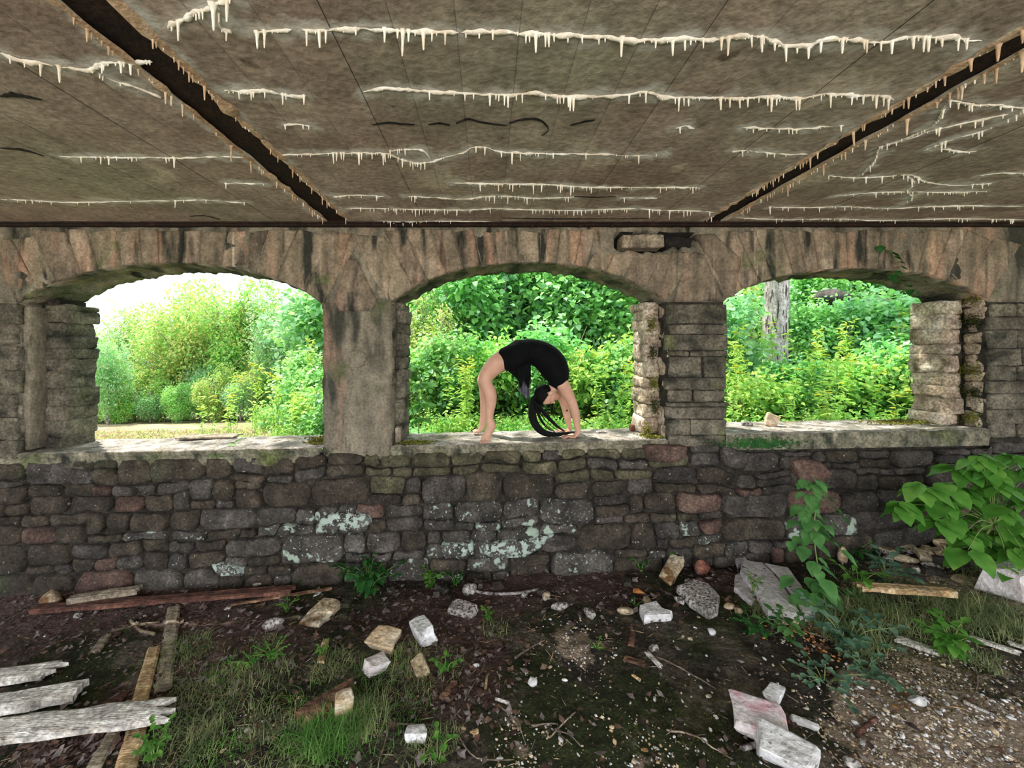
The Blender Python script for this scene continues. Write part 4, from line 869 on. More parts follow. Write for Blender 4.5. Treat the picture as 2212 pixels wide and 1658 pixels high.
# loose chips, dead leaves (individually) and finer litter (stuff)
RR = random.Random(21)
protos = []
for s in range(5):
    bm = bmesh.new(); bmesh.ops.create_icosphere(bm, subdivisions=1, radius=.5)
    for v in bm.verts: v.co = Vector((v.co.x * 1.2, v.co.y * .8, v.co.z * .5)) * (1 + .35 * nz(v.co.x, v.co.y, v.co.z + s * 5, 2.2))
    me = bpy.data.meshes.new('stone_chip'); bm.to_mesh(me); bm.free(); me.materials.append([M['white'], M['speck'], M['cream'], M['tanstone'], M['white']][s]); protos.append(me)
def region_word(px, py):
    a = 'lower' if py > 1480 else 'middle' if py > 1350 else 'rear'
    b = 'left' if px < 700 else 'centre' if px < 1400 else 'right'
    return a, b
for i in range(230):
    if i < 60: px, py = RR.uniform(1800, 2200), RR.uniform(1480, 1655)
    elif i < 100: px, py = RR.gauss(1960, 60), RR.gauss(1530, 40)
    elif i < 160: px, py = RR.uniform(1050, 1800), RR.uniform(1260, 1655)
    else: px, py = RR.uniform(20, 2190), RR.uniform(1290, 1655)
    if not (0 < px < 2212 and 1240 < py < 1656): continue
    g = G(px, py); s = RR.uniform(.012, .034); o = bpy.data.objects.new('stone_chip', RR.choice(protos)); C.objects.link(o)
    o.location = g + Vector((0, 0, s * .12)); o.scale = (s, s * RR.uniform(.7, 1.1), s * RR.uniform(.8, 1.2)); o.rotation_euler = (RR.uniform(-.3, .3), RR.uniform(-.3, .3), RR.uniform(0, 6.28))
    a, b = region_word(px, py); tag(o, 'small loose stone chip scattered on the %s %s of the floor' % (a, b), 'stone chip', 'stone chips %s %s' % (a, b))
lp = []
for s, mm in enumerate((M['dead1'], M['dead2'], M['dead3'], M['dead2'])):
    n = 9; V = [(0, 0, .12)]; 
    for k in range(n):
        an = 2 * math.pi * k / n; r = (.5 if k % 2 else .3) * (1 + .3 * nz(k, s, 0, 1.3)); V.append((r * math.cos(an) * 1.3, r * math.sin(an) * .9, .16 * math.sin(an * 2 + s) + .06))
    me = bpy.data.meshes.new('dead_leaf'); me.from_pydata(V, [], [(0, 1 + k, 1 + (k + 1) % n) for k in range(n)]); me.materials.append(mm); lp.append(me)
cnt = 0
while cnt < 260:
    px, py = RR.uniform(0, 2212), RR.uniform(1240, 1656); g = G(px, py)
    if g.y > 3.36 or RR.random() > litter_at(g.x, g.y) * 1.1: continue
    cnt += 1; s = RR.uniform(.032, .065); o = bpy.data.objects.new('dead_leaf', RR.choice(lp)); C.objects.link(o); o.location = g + Vector((0, 0, .012)); o.scale = (s, s, s); o.rotation_euler = (RR.uniform(-.4, .4), RR.uniform(-.4, .4), RR.uniform(0, 6.28))
    a, b = region_word(px, py); tag(o, 'curled dead leaf in the brown litter on the %s %s of the floor' % (a, b), 'dead leaf', 'dead leaves %s %s' % (a, b))
def scatter(name, n, test, sz, mts, label, cat, flat=False, lift=0, splinter=False):
    V, Fc, mi = [], [], []; k = 0; tries = 0
    while k < n and tries < n * 40:
        tries += 1; px, py = RR.uniform(-120, 2330), RR.uniform(1150, 1700)
        g = G(px, py)
        if g.y > 3.38 or not test(g.x, g.y): continue
        s = RR.uniform(*sz) * (.5 + .7 * RR.random() ** 2); an = RR.uniform(0, 6.28); b = len(V); ca, sa = math.cos(an), math.sin(an)
        if splinter: base = [(-2.4, -.16, .1), (2.4, -.12, .3), (2.4, .12, .3), (-2.4, .16, .1), (0, 0, .5)]; f = [(0, 1, 4), (1, 2, 4), (2, 3, 4), (3, 0, 4)]
        elif flat: base = [(-1, 0, RR.uniform(0, .5)), (0, -.6, RR.uniform(0, .5)), (1, 0, RR.uniform(0, .8)), (0, .6, RR.uniform(0, .5)), (.1, 0, .3)]; f = [(0, 1, 4), (1, 2, 4), (2, 3, 4), (3, 0, 4)]
        else: base = [(-1, -.5, -.1), (.7, -.8, -.1), (1, .5, -.1), (-.5, .8, -.1), (-.5, -.3, .6), (.5, -.2, .7), (.1, .5, .6)]; f = [(0, 1, 5, 4), (1, 2, 5), (2, 3, 6), (2, 6, 5), (3, 0, 4), (3, 4, 6), (4, 5, 6)]
        for (x, y, z) in base: V.append((g.x + s * (x * ca - y * sa), g.y + s * (x * sa + y * ca), g.z + s * z + lift))
        for q in f: Fc.append(tuple(b + t for t in q))
        m_ = RR.randrange(len(mts)); mi += [m_] * len(f); k += 1
    o = mesh(name, V, Fc, mts, None, False, 'stuff'); o.data.polygons.foreach_set('material_index', mi); recentre(o); tag(o, label, cat); return o
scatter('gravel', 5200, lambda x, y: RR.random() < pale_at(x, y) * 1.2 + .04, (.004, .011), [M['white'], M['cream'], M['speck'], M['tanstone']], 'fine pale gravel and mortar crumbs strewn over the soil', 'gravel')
scatter('leaf_litter', 4200, lambda x, y: RR.random() < litter_at(x, y) * .9 + .05, (.012, .032), [M['dead1'], M['dead2'], M['dead3']], 'fine brown leaf litter covering the soil by the wall', 'leaf litter', flat=True, lift=.01)
scatter('wood_splinters', 900, lambda x, y: RR.random() < .3 + litter_at(x, y), (.008, .016), [M['woodt'], M['woodg'], M['woodb'], M['twig']], 'thin splinters and bits of stem scattered on the ground', 'splinters', splinter=True, lift=.006)
scatter('rotten_wood_crumbs', 900, lambda x, y: RR.random() < math.exp(-((x - G(1765, 1372).x) ** 2 + (y - G(1765, 1372).y) ** 2) / .03) + math.exp(-((x - G(2120, 1225).x) ** 2 + (y - G(2120, 1225).y) ** 2) / .08), (.006, .013), [M['woodt'], M['orange'], M['redrock']], 'orange crumbs of rotten wood at right', 'wood crumbs')
# ---------------- plants inside ----------------
def up_perp(d): 
    u = Vector((0, 0, 1)) - d * d.z; return u.normalized() if u.length > .05 else Vector((1, 0, 0))
def leafy(name, base, nstem, h, spread, leaf, per, m, label, cat='plant', shape='broad', single=False, lean=Vector((0, 0, 0)), seed=1, stemr=.003, group=None, droop=.25, whorl=False, leafname='leaf', stemm=None):
    R = random.Random(seed); e = empty(name, base, label, cat, group); paths = []; L = []
    for s in range(nstem):
        an = 2 * math.pi * s / nstem + R.uniform(-.5, .5); sp = spread * R.uniform(.35, 1); hh = h * R.uniform(.7, 1.05)
        tip = Vector((math.cos(an) * sp, math.sin(an) * sp, hh)) + lean; mid = tip * .5 + Vector((0, 0, hh * .12)) - Vector((math.cos(an), math.sin(an), 0)) * sp * .15
        q = [Vector(v) for v in curvepts([Vector((0, 0, -.03)), mid, tip], 5)]
        paths.append([(v, lerp(stemr * 1.3, stemr * .5, i / (len(q) - 1))) for i, v in enumerate(q)])
        for k in range(per):
            t = (k + .8) / per; idx = min(len(q) - 1, int(t * (len(q) - 1))); p = q[idx]
            for side in (0, 1):
                a2 = an + math.pi * side + (math.pi / 2 if k % 2 else 0) + R.uniform(-.6, .6)
                d = Vector((math.cos(a2), math.sin(a2), R.uniform(-droop, .25))).normalized(); L.append((p, d, leaf * R.uniform(.6, 1.1) * (1.15 - .4 * t)))
        L.append((q[-1], Vector((math.cos(an), math.sin(an), .3)).normalized(), leaf * .8))
    a, b = tubes(paths, 5); mesh('stem', a, b, stemm or M['stem'], e, True)
    if single:
        for p, d, s in L:
            leafone(p, d, s, m, e, .3, leafname)
    else:
        leaves('foliage', [p for p, d, s in L], [d for p, d, s in L], [up_perp(d) for p, d, s in L], [s for p, d, s in L], m, e, shape, kind='stuff')
    return e
leafy('nettle_plant', G(795, 1278), 12, .24, .26, .10, 5, M['lf_nettle'], 'dark green nettle like plant at the wall foot, left of centre', single=True, seed=2, droop=.7)
leafy('low_herb', G(930, 1262), 5, .13, .14, .06, 4, M['lf_small'], 'small green herb at the wall foot right of the dark nettle', seed=3)
leafy('low_herb', G(985, 1268), 5, .14, .10, .05, 4, M['lf_nettle'], 'small dark green herb behind the lumpy grey stone', seed=4)
leafy('fern', G(1170, 1218), 6, .12, .2, .05, 5, M['lf_nettle'], 'tiny dark fern under the jutting pale slab', shape='slim', seed=5)
leafy('low_herb', G(1385, 1232), 8, .14, .12, .035, 6, M['lf_nettle'], 'dense small leaved herb left of the pale green shard', seed=6)
leafy('bright_herb', G(1440, 1215), 4, .16, .12, .065, 3, M['lf_small'], 'bright green herb growing behind the pale green shard', seed=7)
leafy('bright_herb', G(1492, 1200), 5, .16, .14, .045, 4, M['lf_small'], 'bright green small leaved herb above the red rock', seed=8)
leafy('low_herb', G(1054, 1340), 5, .09, .05, .035, 4, M['lf_small'], 'little light green plant on the litter left of the middle', seed=9)
leafy('low_herb', G(590, 1425), 9, .10, .14, .03, 5, M['lf_small'], 'spreading light green weed below the oval grey stone', seed=10)
leafy('low_herb', G(545, 1440), 7, .08, .12, .03, 5, M['lf_small'], 'bluish green weed left of the spreading weed', seed=11)
leafy('low_herb', G(620, 1320), 6, .10, .10, .03, 5, M['lf_small'], 'little herb between the flat tan slab and the oval stone', seed=12)
leafy('round_leaf_plant', G(962, 1450), 4, .09, .10, .055, 2, M['lf_small'], 'round leaved plant beside the brown and cream split stone', seed=13, single=True)
leafy('low_herb', G(695, 1420), 4, .09, .05, .03, 4, M['lf_small'], 'bright small weed by the tan bark strip', seed=14)
leafy('low_herb', G(1290, 1400), 5, .03, .07, .022, 2, M['lf_small'], 'tiny clover at the right end of the middle pale patch', seed=15)
leafy('low_herb', G(1372, 1310), 6, .05, .08, .02, 4, M['lf_nettle'], 'tiny dark weeds left of the square white stone', seed=16)
leafy('low_herb', G(945, 1640), 3, .10, .08, .04, 3, M['lf_small'], 'small weed at the bottom edge left of centre', seed=17)
leafy('low_herb', G(335, 1640), 6, .16, .10, .045, 5, M['lf_small'], 'weed growing beside the pale planks at the lower left', seed=18)
leafy('broad_herb', G(1625, 1370), 6, .10, .15, .075, 3, M['lf_nettle'], 'low broad leaved plant below the large slab, left one', seed=19, single=True)
leafy('broad_herb', G(1700, 1372), 6, .10, .15, .085, 3, M['lf_vine'], 'low broad leaved plant below the large slab, right one', seed=20, single=True)
leafy('slim_herb', G(1628, 1290), 5, .18, .07, .05, 7, M['lf_vine'], 'feathery weed growing against the left edge of the large slab', shape='slim', seed=21)
tp = empty('climbing_plant', G(1790, 1330), 'tall green vine with heart shaped leaves rising beside the large slab', 'plant')
R = random.Random(9); base = tp.location.copy(); spine = [Vector(v) for v in curvepts([Vector((0, 0, 0)), Vector((-.02, .05, .25)), Vector((.0, .12, .5)), Vector((.08, .2, .72)), Vector((.05, .22, .86))], 5)]
a, b = tubes([[(v, .006 - .0002 * i) for i, v in enumerate(spine)]], 6); mesh('stem', a, b, M['stem'], tp, True)
for i in range(85):
    t = R.random(); v = spine[min(len(spine) - 1, int(t * len(spine)))]; an = R.uniform(0, 6.28); wdt = .20 * (1 - t) + .07; off = Vector((math.cos(an), math.sin(an) * .6, R.uniform(-.2, .3))) * wdt * R.random()
    d = Vector((math.cos(an), -abs(math.sin(an)) * .8, -.45)).normalized(); leafone(v + off, d, R.uniform(.09, .15) * (1.05 - .35 * t), M['lf_vine'], tp, .4)
leafy('seedling', G(1855, 1290), 5, .22, .14, .09, 3, M['lf_sap'], 'yellow green maple like seedling right of the tall vine', seed=22, single=True)
leafy('bluish_plant', G(1915, 1262), 6, .22, .2, .11, 3, M['lf_blue'], 'bluish broad leaved plant on the rubble under the wall', seed=23, single=True)
leafy('low_vine', G(1830, 1400), 10, .2, .26, .08, 4, M['lf_blue'], 'sprawling bluish green vine in front of the grey split plank', seed=24)
leafy('low_vine', G(1780, 1470), 8, .06, .25, .06, 3, M['lf_blue'], 'creeping vine on moss above the pale gravel', seed=25)
leafy('low_vine', G(1870, 1450), 6, .08, .22, .06, 4, M['lf_blue'], 'heart leaved creeper trailing beside the gravel patch', seed=26)
leafy('leafy_shoot', G(2055, 1420), 7, .2, .10, .09, 5, M['lf_sap'], 'upright leafy green shoot between the two grey laths', seed=27, single=True)
leafy('wall_herb', G(1640, 1185), 8, .08, .22, .05, 4, M['lf_nettle'], 'dark low herbs growing along the wall above the large slab', seed=28)
leafy('wall_herb', G(1850, 1200), 8, .12, .25, .06, 4, M['lf_nettle'], 'dark herbs at the wall foot behind the tall vine', seed=29)
leafy('wall_herb', G(2110, 1185), 7, .12, .2, .06, 4, M['lf_sap'], 'green herbs around the foot of the leafy sapling', seed=30)
# big sapling at the right edge
sg = G(2108, 1232); sp_ = empty('leafy_sapling', sg, 'leafy sapling with large bright green leaves at the right edge', 'sapling')
R = random.Random(4); top = Vector((-.02, -.12, .42))
paths = [[(Vector((0, 0, -.05)), .010), (Vector((-.01, 0, .15)), .009), (top, .008)]]; LV = []
tgt = [(1990, 1050), (1945, 1090), (2020, 1120), (2050, 1050), (2075, 1010), (2120, 990), (2180, 985), (2210, 1020), (2150, 1040), (2100, 1080), (2060, 1120), (2110, 1150), (2170, 1100), (2210, 1130), (2090, 1190), (2150, 1180), (2210, 1190), (2180, 1230), (2240, 1080), (2250, 1160), (2130, 1100), (2080, 1060), (2190, 1060), (2240, 1010), (2030, 1085), (2140, 1015), (2085, 1150), (2170, 1150), (2000, 1085), (2120, 1060)]
for (px, py) in tgt:
    d_ = sg.y - .12 + R.uniform(-.22, .14); e = P(px, py, d_) - sg; m_ = top.lerp(e, .5) + Vector((0, 0, .06)); q = [Vector(v) for v in curvepts([top, m_, e], 3)]
    paths.append([(v, .005 - .0005 * i) for i, v in enumerate(q)])
    out = Vector((e.x - top.x, e.y - top.y - .1, 0)).normalized(); rr = 7
    for k in range(rr):
        an = math.atan2(out.y, out.x) + (k - (rr - 1) / 2) * .85 + R.uniform(-.2, .2); d = Vector((math.cos(an), math.sin(an), R.uniform(-.75, -.25))).normalized(); LV.append((e + Vector((R.uniform(-.03, .03), R.uniform(-.03, .03), R.uniform(-.02, .03))), d, R.uniform(.13, .19)))
a, b = tubes(paths, 6); mesh('stem', a, b, M['stem'], sp_, True)
for p, d, s in LV: leafone(p, d, s, M['lf_sap'], sp_, .36)
def tuft(px, py, n, h, spread, m, label, seed):
    R = random.Random(seed); g = G(px, py); V, Fc = [], []
    for i in range(n):
        a = R.uniform(0, 6.28); r = spread * math.sqrt(R.random()); x, y = r * math.cos(a), r * math.sin(a); z0 = gz(g.x + x, g.y + y) - g.z; hh = h * R.uniform(.5, 1.1); ld = R.uniform(0, 6.28); ll = hh * R.uniform(.3, 1.7); w_ = R.uniform(.0014, .003); px_, py_ = -math.sin(ld) * w_, math.cos(ld) * w_; b = len(V)
        for t in (0, .4, .75, 1):
            q = (x + math.cos(ld) * ll * t * t, y + math.sin(ld) * ll * t * t, z0 + max(.004, hh * (t - .5 * t * t * (ll / hh)))); f = 1 - t * .85; V += [(q[0] - px_ * f, q[1] - py_ * f, q[2]), (q[0] + px_ * f, q[1] + py_ * f, q[2])]
        for k in range(3): Fc.append((b + 2 * k, b + 2 * k + 1, b + 2 * k + 3, b + 2 * k + 2))
    o = mesh('grass_tuft', V, Fc, m); o.location = g; return tag(o, label, 'grass')
for i, (px, py, n, h, s, mm, lb) in enumerate([(715, 1600, 420, .16, .13, 'grassb', 'bright green grass tuft at the lower left of centre'), (790, 1560, 300, .12, .13, 'grass', 'grass tuft behind the upright cream wedge'), (620, 1600, 260, .08, .2, 'grass', 'thin grass left of the bright tuft'), (560, 1480, 320, .09, .22, 'grass', 'sparse grass around the moss left of the log'), (450, 1520, 260, .08, .22, 'grass', 'sparse grass right of the splintered board end'),
        (720, 1440, 200, .10, .12, 'grass', 'grass beside the tan bark strip'), (880, 1430, 240, .09, .13, 'grass', 'grass between the pink stone and the split stone'), (1840, 1380, 420, .2, .18, 'grass', 'tall drooping grass over the sprawling vine'), (1900, 1330, 300, .16, .2, 'grass', 'grass tuft under the tan plank'), (2000, 1300, 300, .16, .22, 'grass', 'grass clump above the tan plank'), (2100, 1340, 380, .2, .25, 'grass', 'large grass clump right of the tan plank'), (2150, 1260, 260, .18, .22, 'grass', 'grass clump under the leafy sapling'),
        (2170, 1350, 300, .2, .2, 'grass', 'grass clump at the right picture edge'), (1650, 1330, 120, .12, .08, 'grass', 'thin grass at the lower left corner of the large slab'), (1740, 1330, 160, .14, .1, 'grass', 'grass at the lower right corner of the large slab'), (400, 1600, 240, .08, .22, 'grass', 'sparse grass beside the lower left planks'), (860, 1500, 300, .08, .2, 'grass', 'dry mixed grass below the split stone'), (1960, 1360, 260, .16, .2, 'grass', 'grass behind the grey split plank'), (380, 1420, 160, .07, .2, 'grass', 'sparse grass around the grey mossy plank'), (1070, 1360, 100, .07, .1, 'grass', 'small wisp of grass right of the little light green plant')]):
    tuft(px, py, n, h, s, M[mm], lb, 70 + i)
GR = random.Random(31)
for i in range(26):
    px, py = GR.uniform(360, 960), GR.uniform(1390, 1656)
    tuft(px, py, 110, GR.uniform(.05, .1), GR.uniform(.08, .16), M['grass' if i % 3 else 'grassb'], 'thin patch of short grass on the lower left part of the floor', 200 + i)['group'] = 'thin grass patches at lower left'
for i in range(13):
    px, py = GR.uniform(1780, 2200), GR.uniform(1250, 1440)
    tuft(px, py, 110, GR.uniform(.07, .12), GR.uniform(.08, .16), M['grass'], 'patch of drooping grass in the overgrown right part of the floor', 240 + i)['group'] = 'drooping grass patches at right'
for i in range(34):
    px, py = GR.uniform(1900, 2205), GR.uniform(1165, 1275); 
    chunk('rubble_piece', px, py, (GR.uniform(.06, .16), GR.uniform(.05, .1), GR.uniform(.03, .06)), [M['tanstone'], M['speck'], M['rub2'], M['cream']][i % 4], 'broken stone in the rubble heap against the wall at right', rot=GR.uniform(0, 180), tiltx=GR.uniform(-20, 20), shape='lump' if i % 2 else 'block', seed=300 + i, group='stones of the rubble heap at right')
for i in range(26):
    px = GR.uniform(20, 1700); py = ground_py(px) + GR.uniform(6, 40)
    chunk('rubble_piece', px, py, (GR.uniform(.05, .12), GR.uniform(.04, .08), GR.uniform(.025, .05)), [M['rub2'], M['speck'], M['rub1'], M['rub3']][i % 4], 'fallen stone lying along the foot of the rubble wall', rot=GR.uniform(0, 180), tiltx=GR.uniform(-20, 20), shape='lump' if i % 2 else 'block', seed=350 + i, group='fallen stones along the wall foot')
def mosspad(name, fn, n, label, m='moss', sz=(.004, .012), seed=1):
    R = random.Random(seed); V, Fc = [], []
    for i in range(n):
        p = fn(R); s = R.uniform(*sz); b = len(V)
        for k in range(5): an = k * 1.2566 + i; V.append((p[0] + s * math.cos(an), p[1] + s * math.sin(an) * .9, p[2] - .003))
        V.append((p[0] + R.uniform(-.3, .3) * s, p[1], p[2] + s * 1.1))
        for k in range(5): Fc.append((b + k, b + (k + 1) % 5, b + 5))
    o = mesh(name, V, Fc, M[m], None, False, 'stuff'); recentre(o); return tag(o, label, 'moss')
def sillpad(px, rx, y0, y1):
    def f(R): x = WX(px) + R.gauss(0, rx); return (x, R.uniform(y0, y1), sillz(max(min(VX + x * S, px + 60), px - 60)) + .004 + R.uniform(0, .01))
    return f
mosspad('moss_patch', sillpad(672, .07, 3.5, 3.84), 500, 'yellow green moss at the right end of the left sill', seed=1)
mosspad('moss_patch', sillpad(1424, .06, 3.42, 3.6), 450, 'yellow green moss at the right end of the centre sill', seed=2)
mosspad('moss_patch', sillpad(890, .10, 3.42, 3.55), 200, 'thin green moss at the left end of the centre sill', seed=3)
mosspad('moss_patch', sillpad(2040, .2, 3.6, 3.84), 500, 'moss strip along the back of the right sill', seed=4)
mosspad('moss_patch', lambda R: (WX(1640 + R.gauss(0, 40)), YF - .016, WZ(956 + R.gauss(0, 6))), 700, 'dark moss hanging on the front of the right sill', 'lf_nettle', seed=5)
def gp(px, py, r): 
    g = G(px, py)
    def f(R): x, y = g.x + R.gauss(0, r), g.y + R.gauss(0, r * .7); return (x, y, gfine(x, y) + .002)
    return f
for i, (px, py, r, lb) in enumerate([(475, 1502, .07, 'olive moss cushion in the grass at left'), (600, 1520, .06, 'olive moss cushion left of the rotten log'), (450, 1610, .1, 'flat moss beside the lower left weed'), (1560, 1560, .2, 'dark moss film left of the pink marked stone'), (2040, 1450, .2, 'dark moss strip below the grey split plank')]):
    mosspad('moss_patch', gp(px, py, r), 1100, lb, 'moss_dark', seed=10 + i, sz=(.002, .006))
for i, (px, y) in enumerate([(1426, 700), (1428, 760), (1430, 830), (1432, 880), (1418, 935), (2085, 690), (2095, 800), (2090, 850), (2080, 905), (1980, 600), (2020, 640)]):
    side = -1; X = WX(px if px < 1500 else 2133)
    mosspad('moss_patch', lambda R, X=X, y=y: (X - .035 + R.gauss(0, .012) + (.0 if px < 1500 else 0), R.uniform(3.42, 3.6), WZ(y + R.gauss(0, 8))), 160, 'clump of moss on the lit stones of the %s, %s' % ('pier between centre and right openings' if px < 1500 else 'right hand jamb', ['upper', 'middle', 'lower middle', 'lower', 'lowest', 'upper', 'middle', 'lower middle', 'lowest', 'arch end', 'arch foot'][i]), m='moss_dark' if i % 2 else 'moss', seed=30 + i, sz=(.004, .010))
# vine sprig lying over the left sill
vs_ = empty('vine_sprig', Vector((WX(500), 3.7, sillz(500))), 'thin green vine sprig trailing over the left sill', 'vine')
pth = [P(540, 935, 3.95), P(510, 952, 3.7), P(498, 962, 3.5), P(478, 984, 3.36), P(460, 986, 3.34)]; pth = [v - vs_.location for v in pth]
a, b = tubes([[(Vector(v), .0025) for v in curvepts(pth, 4)]], 5); mesh('stem', a, b, M['stem'], vs_, True)
R = random.Random(3); LL = []
for v in curvepts(pth, 4)[:14:1]:
    for s in (-1, 1): d = Vector((s, R.uniform(-.5, .5), R.uniform(-.3, .3))).normalized(); LL.append((Vector(v), d, R.uniform(.03, .055)))
LL.append((Vector(pth[-1]), Vector((-1, 0, 0)), .05)); LL.append((Vector(pth[-1]), Vector((0, 0, 1)), .035))
for p, d, s in LL: leafone(p, d, s, M['lf_small'], vs_, .3)
hv = empty('hanging_vine', P(1920, 560, 3.36), 'small dark vine hanging on the wall above the right arch', 'vine')
pth = [P(x, y, 3.37) - hv.location for x, y in [(1900, 530), (1925, 545), (1940, 575), (1925, 600), (1950, 610), (1975, 630)]]; a, b = tubes([[(Vector(v), .002) for v in curvepts(pth, 4)]], 5); mesh('stem', a, b, M['stem'], hv, True)
for v in curvepts(pth, 3): d = Vector((R.uniform(-1, 1), -.5, R.uniform(-1, .3))).normalized(); leafone(Vector(v), d, R.uniform(.05, .08), M['lf_nettle'], hv, .4)
# ---------------- outdoors ----------------
NP = np.random.RandomState(3)
def crown(name, n, rad, lsz, mts, wts, parent, shape='oval', blobs=9, ctr=(0, 0, 0), shell=.55, seed=0, spray=False):
    rs = np.random.RandomState(seed); rad = np.array(rad, float)
    bc = rs.normal(size=(blobs, 3)); bc /= np.linalg.norm(bc, axis=1)[:, None]; bc *= rs.uniform(.35, .72, (blobs, 1)); br = rs.uniform(.32, .55, blobs)
    bi = rs.randint(0, blobs, n); dv = rs.normal(size=(n, 3)); dv /= np.linalg.norm(dv, axis=1)[:, None]
    r = br[bi] * rs.uniform(shell, 1.08, n); p = (bc[bi] + dv * r[:, None]) * rad + np.array(ctr)
    dirs = dv * np.array([1, 1, .4]) + rs.normal(size=(n, 3)) * .55 + np.array([0, 0, -.25]); ups = np.tile([0, 0, 1.], (n, 1)) + rs.normal(size=(n, 3)) * .55
    return leaves(name, p, dirs, ups, rs.uniform(.6, 1.15, n) * lsz, [M[k] for k in mts], parent, shape, kind='stuff', midx=rs.choice(len(mts), n, p=wts))
def proto_tree(name, h, rad, n, lsz, mts, wts, seed, trunk=.12, shape='oval', blobs=12):
    e = empty(name, (0, 0, 0)); R = random.Random(seed); paths = [[(Vector((0, 0, -.3)), trunk * 1.3), (Vector((.1, 0, h * .3)), trunk), (Vector((-.05, .1, h * .62)), trunk * .65), (Vector((.1, 0, h * .9)), trunk * .2)]]
    for k in range(9):
        z = h * R.uniform(.3, .75); a = R.uniform(0, 6.28); paths.append([(Vector((0, 0, z)), trunk * .4), (Vector((math.cos(a) * rad[0] * .45, math.sin(a) * rad[0] * .45, z + h * .10)), trunk * .24), (Vector((math.cos(a) * rad[0] * .8, math.sin(a) * rad[0] * .8, z + h * .16)), trunk * .08)])
    a, b = tubes(paths, 6); mesh('trunk', a, b, M['bark'], e, True)
    crown('foliage', n, rad, lsz, mts, wts, e, shape, blobs, (0, 0, h * .56), seed=seed); return e
def copy_tree(o, parent=None):
    c = o.copy(); C.objects.link(c); c.parent = parent
    for ch in list(o.children):
        if ch.name in bpy.data.objects: copy_tree(ch, c)
    return c
protoT = [proto_tree('deciduous_tree', 9, (3.0, 3.0, 4.6), 8000, .27, ['lfB', 'lfA', 'lfP'], [.5, .35, .15], 1), proto_tree('deciduous_tree', 8, (3.2, 3.0, 4.0), 8000, .27, ['lfA', 'lfY', 'lfB'], [.4, .2, .4], 2),
          proto_tree('deciduous_tree', 10, (2.8, 2.8, 5.0), 8000, .26, ['lfC', 'lfB', 'lfP'], [.5, .3, .2], 3), proto_tree('deciduous_tree', 8, (2.8, 3.0, 4.2), 7500, .26, ['lfY', 'lfA', 'lfB', 'lfO'], [.4, .25, .25, .1], 4), proto_tree('deciduous_tree', 8, (2.6, 2.6, 4.2), 2600, .28, ['lfP', 'lfY', 'lfC'], [.6, .2, .2], 5, trunk=.16)]
kinds = ['green', 'lime green', 'blue green', 'yellowing', 'thin grey twigged']
used = [False] * 5; R = random.Random(77)
def place(protos, used, k, loc, sc, rz, label, cat, group):
    o = protos[k] if not used[k] else copy_tree(protos[k]); used[k] = True
    o.location = loc; o.scale = sc if isinstance(sc, tuple) else (sc, sc, sc); o.rotation_euler = (0, 0, rz); tag(o, label, cat, group); return o
# tree line seen in the left opening: (px, base distance, top py, kind)
TL = [(150, 34, 668, 4), (205, 33, 655, 0), (232, 27, 660, 2), (262, 36, 640, 4), (300, 38, 640, 1), (345, 36, 632, 0), (372, 31, 645, 3), (405, 34, 606, 0), (440, 38, 612, 1), (470, 33, 600, 3), (505, 38, 618, 0), (540, 33, 602, 1), (575, 36, 610, 0), (610, 30, 612, 2), (650, 34, 600, 2), (690, 30, 590, 0), (740, 30, 580, 2),
      (160, 22, 770, 1), (222, 22, 790, 0), (275, 22.5, 775, 3), (355, 22, 785, 1), (430, 22.5, 770, 2), (490, 21.5, 790, 1), (550, 21, 780, 3), (180, 24, 735, 2), (240, 23, 745, 0), (290, 25, 720, 3), (345, 24, 740, 0), (400, 25, 725, 1), (450, 23, 750, 2), (505, 24, 730, 0), (560, 24, 740, 3), (615, 22, 730, 0), (90, 30, 690, 0), (30, 32, 680, 1), (-60, 34, 670, 2), (110, 25, 740, 3), (200, 21, 800, 0), (262, 20.5, 815, 1), (325, 21, 820, 2), (390, 20, 810, 0), (455, 20, 800, 3), (520, 20, 800, 2)]
bw = {}
for i, (px, d, ty, k) in enumerate(TL):
    front = d < 26; d = {True: 31 + (d - 20) * .9, False: d * 1.05 + 2}[front]
    x = (px - VX) * d / F; zb = oz(x, d) - .2; zt = CZ - (ty - VY) * d / F; h0 = [9, 8, 10, 8, 8][k]; sc = max(.2, (zt - zb) / (h0 * (1.06 if px > 370 else 1.18)))
    wsc = max(sc, .55) * .85
    row = 'back row' if not front else 'middle row' if d > 32.5 else 'front row'; bw[(k, row)] = bw.get((k, row), 0) + 1
    place(protoT, used, k, (x, d, zb), (wsc, wsc, sc), R.uniform(0, 6.28), '%s tree in the %s beyond the field' % (kinds[k], row), 'tree', '%s trees, %s beyond the field' % (kinds[k], row))
# trees on the wooded bank behind the centre and right openings
for i, (px, d, ty, k) in enumerate([(790, 17, 520, 0), (900, 15, 480, 2), (990, 18, 430, 2), (1080, 16, 440, 0), (1180, 18, 430, 2), (1270, 15, 450, 0), (1370, 17, 420, 1), (1480, 15, 430, 2), (1580, 18, 400, 0), (1720, 19, 380, 2), (1850, 18, 390, 0), (1960, 20, 380, 2), (2080, 18, 400, 0), (2200, 17, 400, 1), (2350, 17, 420, 2)]):
    x = (px - VX) * d / F; zb = oz(x, d) - .2; zt = CZ - (ty - VY) * d / F; h0 = [9, 8, 10, 8, 8][k]; sc = (zt - zb) / h0
    place(protoT, used, k, (x, d, zb), (sc * 1.1, sc * 1.1, sc), R.uniform(0, 6.28), '%s tree on the wooded bank behind the %s opening' % (kinds[k], 'centre' if px < 1500 else 'right'), 'tree', '%s bank trees behind the %s opening' % (kinds[k], 'centre' if px < 1500 else 'right'))
